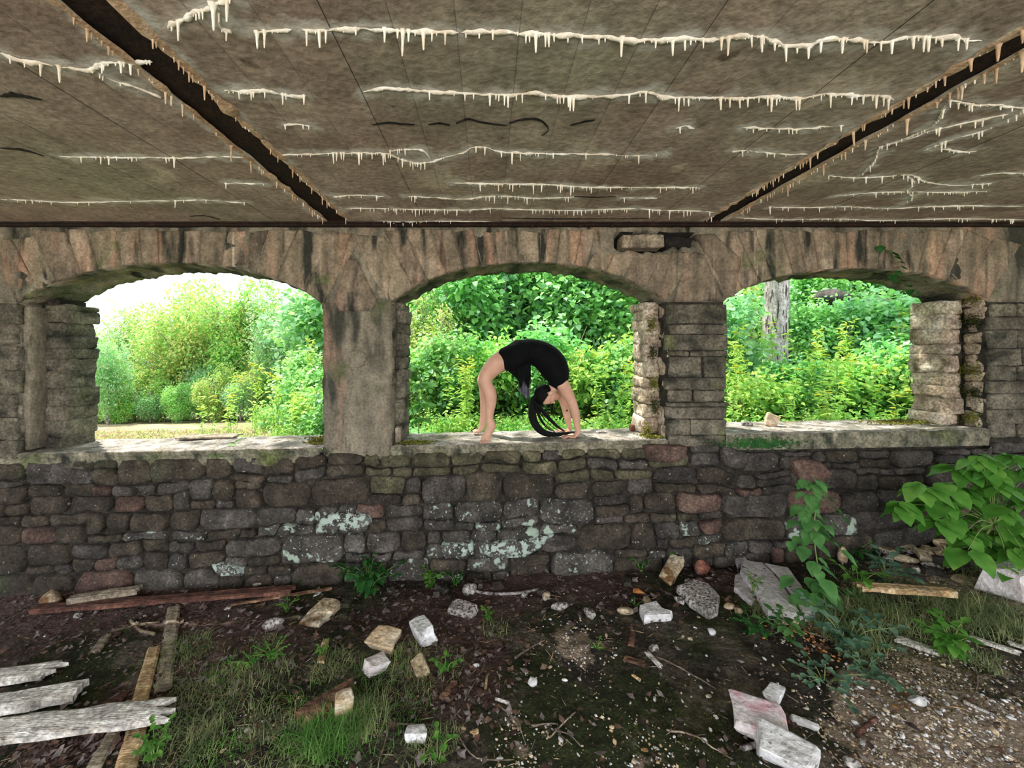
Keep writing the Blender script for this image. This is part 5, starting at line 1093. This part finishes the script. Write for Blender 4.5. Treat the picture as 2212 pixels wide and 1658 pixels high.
# shrubs
def proto_bush(name, h, rad, n, lsz, mts, wts, seed, shape='broad', blobs=12):
    e = empty(name, (0, 0, 0)); R = random.Random(seed); paths = []
    for k in range(8):
        a = R.uniform(0, 6.28); r = rad[0] * R.uniform(.2, .7); paths.append([(Vector((0, 0, -.1)), .018), (Vector((math.cos(a) * r * .4, math.sin(a) * r * .4, h * .4)), .012), (Vector((math.cos(a) * r, math.sin(a) * r, h * R.uniform(.6, .95))), .004)])
    a, b = tubes(paths, 5); mesh('stems', a, b, M['woody'], e, True)
    crown('foliage', n, rad, lsz, mts, wts, e, shape, blobs, (0, 0, h * .52), seed=seed, shell=.3); return e
protoB = [proto_bush('broadleaf_shrub', 2.0, (1.0, .9, 1.05), 2600, .125, ['lfB', 'lfD', 'lfC'], [.55, .2, .25], 11), proto_bush('broadleaf_shrub', 1.7, (.95, .9, .9), 2400, .115, ['lfA', 'lfB'], [.65, .35], 12), proto_bush('broadleaf_shrub', 2.0, (1.0, 1.0, 1.05), 2600, .14, ['lfC', 'lfB'], [.7, .3], 13),
          proto_bush('fine_leaved_shrub', 1.5, (.9, .9, .8), 3600, .075, ['lfA', 'lfB', 'lfY'], [.5, .35, .15], 14, 'oval'), proto_bush('yellowing_shrub', 2.2, (.7, .7, 1.15), 1700, .10, ['lfY', 'lfA', 'lfP'], [.55, .25, .2], 15, 'oval')]
bk_ = ['broad leaved green', 'lime green', 'blue green', 'fine leaved', 'yellowing twiggy']; usedB = [False] * 5
BS = [(905, 9.5, 1, 4), (950, 9, .9, 4), (985, 10, 1.4, 0), (1060, 10.5, 1.5, 2), (1130, 11, 1.5, 0), (1200, 10.5, 1.5, 2), (1270, 10, 1.5, 0), (1340, 9.5, 1.4, 0), (1400, 9, 1.3, 0), (1010, 12.5, 1.8, 2), (1110, 13, 1.8, 0), (1230, 13, 1.9, 0), (1340, 12.5, 1.8, 2), (900, 12, 1.5, 0),
      (920, 7.6, .9, 1), (985, 7.4, .95, 0), (1050, 7.8, 1., 1), (1120, 7.8, 1., 3), (1190, 7.6, 1., 0), (1260, 7.4, 1., 1), (1330, 7.2, 1., 1), (1390, 7, .95, 0), (870, 7, .8, 3), (930, 6.0, .62, 3), (1000, 5.9, .6, 1), (1070, 6, .6, 3), (1150, 6, .6, 1), (1230, 5.9, .6, 3), (1300, 5.8, .62, 1), (1360, 5.6, .6, 3), (1420, 5.8, .6, 1), (860, 5.6, .55, 1),
      (910, 5.0, .45, 0), (980, 4.9, .42, 1), (1050, 4.9, .42, 0), (1130, 4.9, .42, 2), (1200, 4.9, .42, 1), (1280, 4.8, .42, 2), (1350, 4.8, .42, 0), (1400, 4.7, .4, 1),
      (1590, 8.5, 1.1, 2), (1600, 7, .8, 1), (1660, 7.2, .72, 1), (1730, 7.2, .75, 0), (1800, 7.4, .85, 1), (1870, 7.2, .9, 1), (1940, 7, .95, 0), (2010, 6.6, .95, 1), (1830, 9.4, .95, 2), (1760, 9.8, .9, 0), (1920, 9, 1.0, 0), (2010, 8.6, 1.2, 2), (2080, 7, 1.1, 0), (1600, 5.9, .6, 3), (1670, 6, .55, 1), (1740, 6, .6, 3), (1810, 6, .62, 3), (1880, 5.8, .62, 1), (1950, 5.7, .62, 1), (2020, 5.5, .62, 3),
      (1610, 5.0, .42, 1), (1680, 5.0, .4, 0), (1750, 4.9, .4, 2), (1830, 4.9, .42, 1), (1900, 4.8, .42, 3), (1970, 4.8, .42, 1),
      (700, 13, 1.5, 2), (650, 11, 1.0, 0), (600, 9.5, .8, 3), (660, 8, .8, 0), (700, 7.2, .8, 1), (620, 7.0, .55, 3), (560, 7.6, .5, 3), (690, 5.6, .6, 3), (640, 5.4, .42, 1), (590, 5.2, .34, 3), (740, 6, .8, 0), (540, 5.6, .3, 3), (690, 4.8, .4, 0), (780, 7, 1, 2), (560, 4.9, .3, 1)]
BS += [(1780, 12, 1.3, 0), (1860, 13, 1.4, 2), (1940, 12.5, 1.4, 0), (2030, 12, 1.5, 2), (1740, 14, 1.2, 2), (1560, 11, 1.4, 0), (1640, 12, 1.0, 2), (2120, 10, 1.3, 0), (2180, 8, 1.2, 1)]
for i, (px, d, sc, k) in enumerate(BS):
    x = (px - VX) * d / F; zb = oz(x, d) - .05; wh = 'left' if px < 800 else 'centre' if px < 1500 else 'right'; row = 'near the sill' if d < 5.3 else 'at middle distance' if d < 8.2 else 'high on bank'
    place(protoB, usedB, k, (x, d, zb), sc, R.uniform(0, 6.28), '%s shrub behind the %s opening, %s' % (bk_[k], wh, row), 'shrub', '%s shrubs, %s opening, %s' % (bk_[k], wh, row))
# wildflowers: tall stems with yellow heads
def proto_flower(seed, h=1.0):
    e = empty('wildflower', (0, 0, 0)); R = random.Random(seed); paths = []; LV = []; heads = []
    for s in range(3):
        a = R.uniform(0, 6.28); tp_ = Vector((math.cos(a) * .18, math.sin(a) * .18, h * R.uniform(.8, 1.05))); q = [Vector(v) for v in curvepts([Vector((0, 0, 0)), tp_ * .5 + Vector((0, 0, .04)), tp_], 4)]; paths.append([(v, .005 - .0004 * i) for i, v in enumerate(q)])
        for v in q[1:]:
            for k in range(5): b = R.uniform(0, 6.28); d = Vector((math.cos(b), math.sin(b), R.uniform(-.1, .5))).normalized(); LV.append((v + Vector((0, 0, R.uniform(-.05, .05))), d, R.uniform(.09, .16)))
        heads.append(tp_)
        for k in range(1): heads.append(tp_ + Vector((R.uniform(-.07, .07), R.uniform(-.07, .07), R.uniform(-.08, .02))))
    a, b = tubes(paths, 5); mesh('stems', a, b, M['stem'], e, True)
    leaves('foliage', [l[0] for l in LV], [l[1] for l in LV], [up_perp(l[1]) for l in LV], [l[2] for l in LV], M['lfA'], e, 'slim', kind='stuff')
    for hp in heads:
        n = 9; pos = [hp] * n; ds = [Vector((math.cos(2 * math.pi * k / n), math.sin(2 * math.pi * k / n) , .35)) for k in range(n)]; leaves('flower_head', pos, ds, [Vector((0, 0, 1))] * n, [.046] * n, M['flower'], e, 'oval')
    return e
protoF = [proto_flower(1), proto_flower(2, .8)]; usedF = [False, False]
for i, (px, py, d) in enumerate([(505, 818, 8), (545, 795, 8), (490, 860, 7), (600, 815, 7), (630, 865, 6), (660, 740, 9), (450, 860, 7.5), (1610, 715, 7.3), (1600, 752, 6.5), (1585, 745, 6.9), (1680, 725, 7.4), (1740, 750, 7), (1660, 700, 7.6), (1785, 720, 7.6), (1800, 755, 6.4), (1845, 700, 8), (1830, 720, 7.5), (1812, 775, 6.2), (1790, 830, 5.6), (1805, 852, 5.4), (1950, 680, 7.6), (1935, 850, 5.3), (1770, 770, 6.6), (1350, 790, 6.2), (1300, 770, 6.2), (1330, 800, 5.8), (1002, 780, 6.4), (1020, 800, 6.0), (985, 820, 6), (1000, 790, 6.2), (1240, 770, 6.6), (1875, 800, 6), (1700, 800, 6), (1370, 730, 7), (950, 750, 7.4), (1570, 800, 5.8)]):
    x = (px - VX) * d / F; zt = CZ - (py - VY) * d / F; zb = oz(x, d) - .02; h = max(.35, zt - zb); k = i % 2; wh = 'left' if px < 800 else 'centre' if px < 1500 else 'right'
    row = 'close behind the wall' if d < 6.1 else 'further upslope'
    place(protoF, usedF, k, (x, d, zb), (.8, .8, h / (1.0 if k == 0 else .8)), R.uniform(0, 6.28), 'tall yellow flowered weed beyond the %s opening, %s' % (wh, row), 'wildflower', 'yellow wildflowers beyond the %s opening, %s' % (wh, row))
# leafy plant rising against the left side of the centre opening
e = empty('leaning_plant', Vector((WX(905) * 1.25, 4.25, .3)), 'plant with whorls of large pointed leaves at the left edge of the centre opening', 'plant')
pth = [Vector((0, 0, -.3))] + [P(x, y, 4.25) - e.location for x, y in [(905, 910), (912, 860), (908, 820), (900, 790)]]; a, b = tubes([[(Vector(v), .006) for v in curvepts(pth, 4)]], 6); mesh('stem', a, b, M['stem'], e, True)
for (x, y, s) in [(905, 905, .16), (912, 872, .18), (910, 828, .2), (900, 790, .12)]:
    for k in range(9): an = k * .7 + .2; d = Vector((math.cos(an), math.sin(an), -.25 + .3 * math.sin(k))).normalized(); leaves('leaf', [P(x, y, 4.25) - e.location], [d], [Vector((0, 0, 1))], [s * R.uniform(.8, 1.2)], M['lfD'], e, 'oval')
# big grey tree trunk and rock ledge seen through the right opening
d = 9.2; xb = (1668 - VX) * d / F; zb = oz(xb, d) - .3; V, Fc = [], []; N = 20; K = 30
for j in range(K + 1):
    t = j / K; z = t * 8; r = .27 - .012 * z + .12 * math.exp(-z * 2.2)
    for k in range(N): an = 2 * math.pi * k / N; rr = r * (1 + .07 * nz(math.cos(an) * 4, math.sin(an) * 4, z * .8, 1.6) + .03 * math.cos(an * 9 + z)); V.append((rr * math.cos(an) + z * .045, rr * math.sin(an), z))
for j in range(K):
    for k in range(N): Fc.append((j * N + k, j * N + (k + 1) % N, (j + 1) * N + (k + 1) % N, (j + 1) * N + k))
bt = empty('forest_tree', Vector((xb, d, zb)), 'large grey barked tree trunk standing beyond the right opening', 'tree'); mesh('trunk', V, Fc, M['bark'], bt, True)
crown('foliage', 5000, (2.8, 2.8, 2.4), .25, ['lfB', 'lfC'], [.6, .4], bt, 'oval', 12, (.3, 0, 7.5), seed=44)
tv = empty('climbing_vine', Vector((xb - .75, d - .2, zb + .3)), 'yellow green vine climbing the large grey trunk', 'vine'); crown('foliage', 420, (.3, .25, 1.5), .11, ['lfA', 'lfY'], [.6, .4], tv, 'broad', 8, (0, 0, 1.6), seed=45)
for i, (px, py, sx, sz) in enumerate([(1815, 640, 1.3, .55), (1900, 655, 1.2, .5), (1860, 690, 1.3, .4), (1960, 690, 1.0, .45)]):
    d = 11; chunk('ledge_rock', px, 0, (sx, .9, sz), M['rub2'], ['grey ledge rock beyond the right opening, upper left one', 'grey ledge rock beyond the right opening, upper right one', 'grey ledge rock beyond the right opening, lower left one', 'grey ledge rock beyond the right opening, lower right one'][i], cat='rock', rot=10 * i, shape='lump', seed=90 + i, z=CZ - (py - VY) * d / F - sz / 2, y=d)
# trees standing close behind the piers; their thin crowns hang over the roof and dapple the sills
for i, (X, Y, lb) in enumerate([(-2.25, 6.4, 'slender tree hidden behind the left pier, crown above the roof'), (3.45, 6.6, 'slender tree hidden behind the right pier, crown above the roof'), (-8.4, 6.8, 'slender tree behind the far left pier, crown above the roof')]):
    e = empty('slender_tree', Vector((X, Y, oz(X, Y) - .2)), lb, 'tree'); a, b = tubes([[(Vector((0, 0, 0)), .11), (Vector((.05, 0, 4)), .09), (Vector((0, 0, 8)), .04)]] + [[(Vector((0, 0, 5 + .4 * k)), .03), (Vector((2.6 * math.cos(k * 2.1), 2.2 * math.sin(k * 2.1), 6.2 + .35 * k)), .01)] for k in range(6)], 7); mesh('trunk', a, b, M['bark'], e, True)
    crown('foliage', 2300, (3.6, 2.6, 1.5), .2, ['lfB', 'lfA'], [.6, .4], e, 'oval', 14, (0, 0, 7.0), seed=60 + i, shell=.2)
# low vegetation carpet outside (grass and weeds, uncountable)
def carpet(name, n, xr, yr, test, lsz, mts, wts, label, shape='slim', hmax=.25, seed=5):
    rs = np.random.RandomState(seed); pos = []; 
    while len(pos) < n:
        x, y = rs.uniform(*xr), yr[0] + (yr[1] - yr[0]) * rs.rand() ** 1.6
        if test(x, y): pos.append((x, y, oz(x, y) + rs.rand() * hmax))
    k = len(pos); dirs = rs.normal(size=(k, 3)) * [1, 1, .4] + [0, 0, .55]; ups = rs.normal(size=(k, 3)) + [0, 0, 1]
    o = leaves(name, pos, dirs, ups, rs.uniform(.6, 1.3, k) * lsz, [M[q] for q in mts], None, shape, kind='stuff', midx=rs.choice(len(mts), k, p=wts)); return tag(o, label, 'weeds')
bnd = lambda x, y: -3.2 - .42 * (y - 4.5)
carpet('bank_weeds', 26000, (-7, 9), (3.95, 14), lambda x, y: x > bnd(x, y) and abs(x) < y * 1.25 + 1, .13, ['lfA', 'lfB', 'lfC', 'lfY'], [.4, .35, .15, .1], 'carpet of low green weeds covering the bank behind the wall', 'oval', .35)
M['straw'] = mat('straw_grass', [(140, 124, 92), (168, 152, 116), (190, 176, 140)], 3, 3, .9, 0, 1, trans=.2)
carpet('field_grass', 22000, (-30, -2), (3.95, 22), lambda x, y: x < bnd(x, y) + .5 and x > -y * 1.3 - 1, .16, ['straw', 'lfY', 'lfA', 'twig'], [.66, .1, .12, .12], 'dry straw coloured grass of the mown field', 'slim', .06, 6)
# ---------------- the person in a backbend ----------------
def H(zx, zy, d): return P(980 + zx / 5.922, 700 + zy / 5.922, d)
per = empty('person', Vector((H(950, 0, 3.64).x, 3.64, sillz(1140))), 'person in black clothes holding a backbend on the centre sill, long dark ponytail hanging', 'person')
O = per.location.copy(); MM = .000738
def T(*r): return [(H(a, b, c) - O, ra * 1.0, rb2) for (a, b, c, ra, rb2) in r]
def smooth_tube(rings, n=5):
    A = [np.array([q[0].x, q[0].y, q[0].z, q[1], q[2]]) for q in rings]; return [(Vector(v[:3]), float(max(.003, v[3])), float(max(.003, v[4]))) for v in curvepts(A, n)]
torso = T((640, 480, 3.62, .075, .12), (740, 425, 3.62, .110, .150), (850, 375, 3.63, .124, .158), (980, 350, 3.64, .112, .132), (1115, 388, 3.64, .122, .138), (1232, 480, 3.64, .130, .148), (1303, 610, 3.64, .122, .155), (1345, 715, 3.64, .085, .150), (1350, 770, 3.64, .055, .09))
sz0 = sillz(1150)
nearleg = T((800, 400, 3.54, .095, .085), (690, 430, 3.52, .094, .088), (560, 500, 3.50, .088, .085), (460, 600, 3.49, .077, .074), (412, 690, 3.48, .066, .062), (420, 770, 3.47, .055, .055), (462, 880, 3.465, .061, .058), (474, 990, 3.46, .052, .050), (462, 1120, 3.46, .039, .040), (456, 1230, 3.455, .033, .036))
nearfoot = T((456, 1210, 3.455, .034, .036), (480, 1300, 3.452, .040, .034), (452, 1370, 3.448, .038, .034), (418, 1440, 3.436, .040, .028), (404, 1478, 3.426, .042, .018))
nearheel = T((470, 1240, 3.455, .026, .03), (505, 1310, 3.452, .026, .028), (512, 1345, 3.45, .016, .02))
farleg = T((780, 420, 3.72, .095, .085), (660, 470, 3.74, .092, .085), (530, 540, 3.76, .085, .082), (430, 640, 3.77, .072, .07), (380, 720, 3.78, .060, .058), (388, 800, 3.785, .050, .05), (402, 900, 3.79, .055, .052), (398, 1010, 3.79, .046, .044), (385, 1130, 3.79, .035, .036), (375, 1230, 3.79, .031, .034))
farfoot = T((375, 1210, 3.79, .032, .034), (368, 1290, 3.79, .036, .034), (335, 1354, 3.79, .024, .038), (295, 1386, 3.785, .015, .040))
neararm = T((1335, 700, 3.56, .062, .055), (1400, 780, 3.54, .060, .052), (1455, 880, 3.54, .053, .047), (1505, 980, 3.55, .046, .042), (1535, 1060, 3.555, .041, .038), (1557, 1150, 3.56, .041, .037), (1575, 1260, 3.565, .033, .031), (1588, 1370, 3.57, .024, .029), (1580, 1410, 3.57, .022, .034))
fararm = T((1320, 720, 3.72, .060, .055), (1350, 830, 3.74, .052, .05), (1390, 950, 3.79, .044, .04), (1425, 1060, 3.82, .038, .036), (1450, 1170, 3.84, .036, .034), (1475, 1270, 3.85, .027, .027), (1485, 1320, 3.85, .021, .026), (1478, 1345, 3.85, .019, .03))
paths = [smooth_tube(x) for x in (torso, nearleg, nearfoot, nearheel, farleg, farfoot, neararm, fararm)]
# hands: palm and five fingers, fingers pointing back towards the feet (-x)
def hand(wx, wy, d, palmx, palmy, tipx, thumb):
    w0 = H(wx, wy, d) - O; pc = Vector((H(palmx, 0, d).x - O.x, d - O.y, .012 + sz0 - O.z)); kn = pc + Vector((-.045, 0, .004))
    r = [[(w0, .022, .030), (w0.lerp(pc, .5), .020, .036), (pc, .016, .042), (kn, .011, .042)]]
    for k in range(4):
        off = (-.032 + .0215 * k); L = [.070, .078, .072, .056][k]; sp_ = off * 1.35; a = kn + Vector((.012, off * .95, 0)); t = Vector((-L - .012, sp_ * .45, 0)); z1 = sz0 - O.z + .009
        p1 = a + t * .36 + Vector((0, 0, .010)); p2 = a + t * .72; p3 = a + t; p2.z = z1 + .004; p3.z = z1 - .001
        r.append([(a, .0095, .0095), (p1, .0088, .0088), (p2, .0078, .0078), (p3, .0055, .006)])
    a = pc + Vector((.012, thumb * .034, 0)); p1 = a + Vector((-.024, thumb * .028, .002)); p2 = a + Vector((-.052, thumb * .040, -.002)); p3 = a + Vector((-.068, thumb * .042, -.003)); r.append([(a, .013, .013), (p1, .011, .011), (p2, .0095, .0095), (p3, .006, .006)])
    return r
for hnd in (hand(1586, 1385, 3.57, 1540, 0, 0, 1), hand(1480, 1330, 3.85, 1462, 0, 0, -1)): paths += hnd
# toes
def toes(px, d, zx_dir, n=5):
    r = []; c = H(px, 0, d) - O; z1 = sz0 - O.z
    for k in range(n):
        y = -.036 + .018 * k; L = [.030, .033, .036, .038, .046][k]; rad = [.008, .0085, .009, .0095, .0135][k]; a = Vector((c.x, y + d - O.y, z1 + .022)); e_ = a + Vector((-L * zx_dir[0], -L * zx_dir[1], 0)); e_.z = z1 + rad * .9
        m_ = a.lerp(e_, .5) + Vector((0, 0, .004)); r.append([(a, rad * 1.2, rad * 1.2), (m_, rad, rad), (e_, rad * .8, rad * .9)])
    return r
paths += toes(300, 3.785, (1, .1))
zf_ = sillz(1050) - O.z; cx_ = H(404, 0, 3.43).x - O.x
for k in range(5):
    rad = [.0105, .0072, .0070, .0068, .0062][k]; L = [.046, .042, .038, .033, .028][k]; xx = cx_ - .036 + [0, .0235, .0425, .0610, .0785][k]
    a = Vector((xx * .95 + cx_ * .05, 3.425 - O.y, zf_ + .026)); e_ = Vector((xx - .008, 3.425 - L - O.y, zf_ + rad * .85)); paths.append([(a, rad * 1.15, rad * 1.15), (a.lerp(e_, .5) + Vector((0, 0, .006)), rad, rad), (e_, rad * .95, rad * .95), (e_ + Vector((0, -.004, 0)), rad * .5, rad * .5)])
# head frame: crown direction u, face direction f
hc = H(1190, 893, 3.64) - O; u = Vector((-.90, 0, -.43)).normalized(); f = Vector((.43, 0, -.90)).normalized(); sd = Vector((0, -1, 0))
def HL(a, b, c): return hc + f * a + u * b + sd * c
neck = [(H(1345, 720, 3.64) - O, .065, .065), (H(1310, 775, 3.64) - O, .055, .055), (HL(-.015, -.07, 0), .05, .052), (HL(-.005, -.03, 0), .05, .05)]
paths.append(smooth_tube(neck, 4))
def ell(c, rf, ru, rs_, nu=12, nv=9):
    r = []
    for i in range(nv + 1):
        th = -math.pi / 2 + math.pi * i / nv; r.append([c + u * (ru * math.sin(th)) + f * (rf * math.cos(th) * math.cos(2 * math.pi * k / nu)) + sd * (rs_ * math.cos(th) * math.sin(2 * math.pi * k / nu)) for k in range(nu)])
    return r
def add_rings(V, Fc, rings):
    b = len(V); nu = len(rings[0])
    for r in rings: V += r
    for i in range(len(rings) - 1):
        for k in range(nu): Fc.append((b + i * nu + k, b + i * nu + (k + 1) % nu, b + (i + 1) * nu + (k + 1) % nu, b + (i + 1) * nu + k))
V, Fc = tubes(paths, 32)
for (c, a, b, s) in [(HL(0, .02, 0), .092, .088, .074), (HL(.035, -.035, 0), .052, .065, .056), (HL(.052, -.075, 0), .034, .030, .040), (HL(.072, -.090, 0), .017, .016, .020), (HL(.080, .022, 0), .014, .014, .045),
                     (HL(.097, -.028, 0), .017, .013, .011), (HL(.090, -.008, 0), .012, .020, .008), (HL(.086, -.058, 0), .009, .006, .020), (HL(.084, -.068, 0), .009, .006, .017), (HL(.062, -.020, .035), .022, .018, .018), (HL(.062, -.020, -.035), .022, .018, .018),
                     (HL(-.005, -.034, .080), .019, .030, .010), (HL(-.005, -.034, -.080), .019, .030, .010)]: add_rings(V, Fc, ell(c, a, b, s))
body = mesh('body', V, Fc, M['skin'], per, True)
md = body.modifiers.new('r', 'REMESH'); md.mode = 'VOXEL'; md.voxel_size = .0038; md.use_smooth_shade = True
ms = body.modifiers.new('s', 'SMOOTH'); ms.factor = .5; ms.iterations = 6
bpy.context.view_layer.update(); dg = bpy.context.evaluated_depsgraph_get(); me = bpy.data.meshes.new_from_object(body.evaluated_get(dg)); body.modifiers.clear(); body.data = me; me.shade_smooth()
me.materials.clear(); me.materials.append(M['skin'])
# eyes
for s in (1, -1):
    V, Fc = [], []; add_rings(V, Fc, ell(HL(.083, .004, s * .031), .006, .0035, .011, 8, 6)); mesh('eye', V, Fc, M['char'], per, True)
    V, Fc = tubes([[(HL(.088, .020, s * .014), .003), (HL(.089, .026, s * .03), .0035), (HL(.078, .022, s * .046), .002)]], 5); mesh('eyebrow', V, Fc, M['hair'], per, True)
V, Fc = [], []; add_rings(V, Fc, ell(HL(.0925, -.063, 0), .004, .003, .016, 8, 6)); mesh('lips', V, Fc, M['redrock'], per, True)
# small dark tattoo marks on forearm and neck
for c, r in ((H(1448, 1105, 3.79) - O, .011), (H(1392, 955, 3.62) - O, .009), (H(1410, 935, 3.72) - O, .008)):
    continue; n = 10; V = [c + Vector((r * math.cos(2 * math.pi * k / n) * (1 + .3 * (k % 2)), -.004, r * math.sin(2 * math.pi * k / n) * (1.2 - .4 * (k % 2)))) for k in range(n)] + [v + Vector((0, .006, 0)) for v in [c] * 0]
n = 9; c = H(1450, 1105, 3.784) - O; V = [c] + [c + Vector((.007 * math.cos(2 * math.pi * k / n) * (1 + .6 * (k % 2)), .001, .009 * math.sin(2 * math.pi * k / n) * (1.2 - .4 * (k % 2)))) for k in range(n)]
mesh('tattoo', V, [(0, 1 + k, 1 + (k + 1) % n) for k in range(n)], M['char'], per)
# clothing: sleeveless top + shorts, remeshed tube following the body
def inflate(r, g): return [(q[0], q[1] + g, q[2] + g) for q in r]
top_r = smooth_tube(inflate(torso[2:7] + T((1335, 715, 3.64, .088, .152), (1312, 775, 3.64, .078, .128), (1290, 815, 3.64, .060, .085)), .007)); V, Fc = tubes([top_r, smooth_tube(inflate([(q[0], q[1], q[2]) for q in T((1303, 610, 3.585, .10, .085), (1345, 690, 3.57, .082, .066), (1362, 728, 3.565, .068, .058))], .004), 3), smooth_tube(inflate(T((1303, 610, 3.70, .10, .085), (1335, 700, 3.715, .078, .064), (1345, 735, 3.72, .064, .058)), .004), 3)], 28)
def remesh(o, vx, it=4):
    md = o.modifiers.new('r', 'REMESH'); md.mode = 'VOXEL'; md.voxel_size = vx; ms = o.modifiers.new('s', 'SMOOTH'); ms.factor = .5; ms.iterations = it
    bpy.context.view_layer.update(); me = bpy.data.meshes.new_from_object(o.evaluated_get(bpy.context.evaluated_depsgraph_get())); o.modifiers.clear(); mt = list(o.data.materials); o.data = me; me.materials.clear(); [me.materials.append(x) for x in mt]; me.shade_smooth()
top = mesh('sleeveless_top', V, Fc, M['black'], per, True); remesh(top, .006, 8)
hem_n = T((850, 385, 3.56, .110, .10), (740, 418, 3.54, .112, .10), (665, 450, 3.52, .110, .10), (650, 456, 3.52, .109, .10)); hem_f = T((850, 385, 3.70, .110, .10), (740, 430, 3.72, .108, .10), (650, 478, 3.74, .106, .10), (636, 486, 3.74, .104, .10))
pel = T((690, 450, 3.62, .085, .12), (740, 425, 3.62, .116, .156), (850, 375, 3.63, .130, .164), (930, 352, 3.635, .122, .15))
V, Fc = tubes([smooth_tube(hem_n, 4), smooth_tube(hem_f, 4), smooth_tube(pel, 4)], 28); sh = mesh('shorts', V, Fc, M['black'], per, True); remesh(sh, .006, 6)
# loose skirt of the top hanging down, with folds
def drape(depth, amp, ph, m, name, x0, x1, bot):
    nx, nr = 26, 14; V = []; 
    for j in range(nr + 1):
        for i in range(nx + 1):
            x = lerp(x0, x1, i / nx); y0 = 430; y1 = interp(bot[0], bot[1], x); yy = lerp(y0, y1, j / nr); dd = depth + amp * math.sin(i * .9 + ph) * (j / nr) + .02 * (j / nr) * math.sin(i * .35); V.append(H(x, yy, dd) - O)
    fc = [(j * (nx + 1) + i, j * (nx + 1) + i + 1, (j + 1) * (nx + 1) + i + 1, (j + 1) * (nx + 1) + i) for j in range(nr) for i in range(nx)]
    o = mesh(name, V, fc, m, per, True); md = o.modifiers.new('s', 'SOLIDIFY'); md.thickness = .004; return o
bt_ = ([690, 700, 760, 835, 840, 930, 975, 986, 992], [590, 600, 650, 715, 850, 950, 930, 740, 520])
drape(3.555, .010, 0, M['black'], 'top_hem', 700, 985, ([700, 760, 830, 838, 905, 910, 960, 985], [600, 650, 710, 845, 700, 740, 830, 640]))
drape(3.62, .014, 1.5, M['lining'], 'top_lining', 832, 978, ([832, 838, 930, 975, 978], [720, 850, 950, 930, 700]))
drape(3.70, .010, 2.2, M['black'], 'top_hem', 700, 985, ([700, 760, 835, 840, 860, 940, 972, 985], [600, 650, 715, 840, 800, 940, 930, 700]))
# hair: cap over the skull + ponytail
rings = ell(HL(-.004, .024, 0), .101, .094, .084, 120, 90); V, Fc = [], []; add_rings(V, Fc, rings); keep = []
def inhair(p):
    q = p - hc; a, b, c = q.dot(f), q.dot(u), abs(q.dot(sd)); lim = .020 + .62 * max(0, b - .01) + (0 if c < .05 else -.012)
    return a < lim and b > -.085 + .0 and not (a > -.024 and b < -.002 and c > .045 and b > -.075)
for q in Fc:
    c = sum((V[k] for k in q), Vector()) / 4
    if inhair(c): keep.append(q)
hr = mesh('hair', V, keep, M['hair'], per, True); md = hr.modifiers.new('s', 'SOLIDIFY'); md.thickness = .012; md.offset = -1
pony = [T((1062, 930, 3.635, .030, .032), (1022, 945, 3.63, .021, .022), (1002, 1010, 3.62, .026, .03), (1000, 1090, 3.61, .034, .032), (1010, 1190, 3.60, .038, .034), (1050, 1290, 3.59, .036, .032), (1120, 1365, 3.585, .032, .028), (1210, 1402, 3.58, .026, .026), (1330, 1408, 3.575, .019, .022), (1450, 1392, 3.575, .012, .014), (1550, 1380, 3.58, .004, .005)),
        T((1030, 950, 3.64, .016, .016), (1080, 1030, 3.65, .018, .018), (1150, 1125, 3.66, .020, .018), (1240, 1225, 3.67, .017, .016), (1330, 1310, 3.68, .013, .012), (1420, 1368, 3.68, .004, .004)),
        T((1040, 970, 3.62, .012, .012), (1060, 1080, 3.63, .013, .012), (1110, 1220, 3.64, .009, .009), (1190, 1320, 3.65, .006, .006), (1300, 1380, 3.65, .003, .003)),
        T((1050, 1040, 3.63, .008, .008), (1095, 1160, 3.64, .006, .006), (1170, 1280, 3.65, .004, .004), (1290, 1365, 3.66, .0025, .0025)), T((1040, 1000, 3.64, .008, .008), (1120, 1150, 3.65, .006, .006), (1210, 1270, 3.66, .003, .003), (1340, 1360, 3.67, .002, .002))]
V, Fc = tubes([smooth_tube(x, 4) for x in pony], 12); mesh('ponytail', V, Fc, M['hair'], hr, True)
tot = sum(len(o.data.polygons) for o in bpy.data.objects if o.type == 'MESH'); print('objects', len(bpy.data.objects), 'polys', tot)

def ordinal(i): return ['leftmost', 'second', 'third', 'fourth', 'fifth', 'sixth', 'seventh', 'eighth', 'ninth', 'tenth', 'eleventh', 'twelfth', 'thirteenth', 'fourteenth'][i]
groups = {}
for o in bpy.data.objects:
    if o.parent is None and 'label' in o.keys() and o.get('category') in ('tree', 'shrub', 'wildflower'): groups.setdefault(o['label'], []).append(o)
for lb, os_ in groups.items():
    if len(os_) < 2: continue
    os_.sort(key=lambda o: o.location.x / o.location.y)
    for i, o in enumerate(os_): o['label'] = lb + (', leftmost of them' if i == 0 else ', rightmost of them' if i == len(os_) - 1 else ', %s from the left' % ordinal(i))
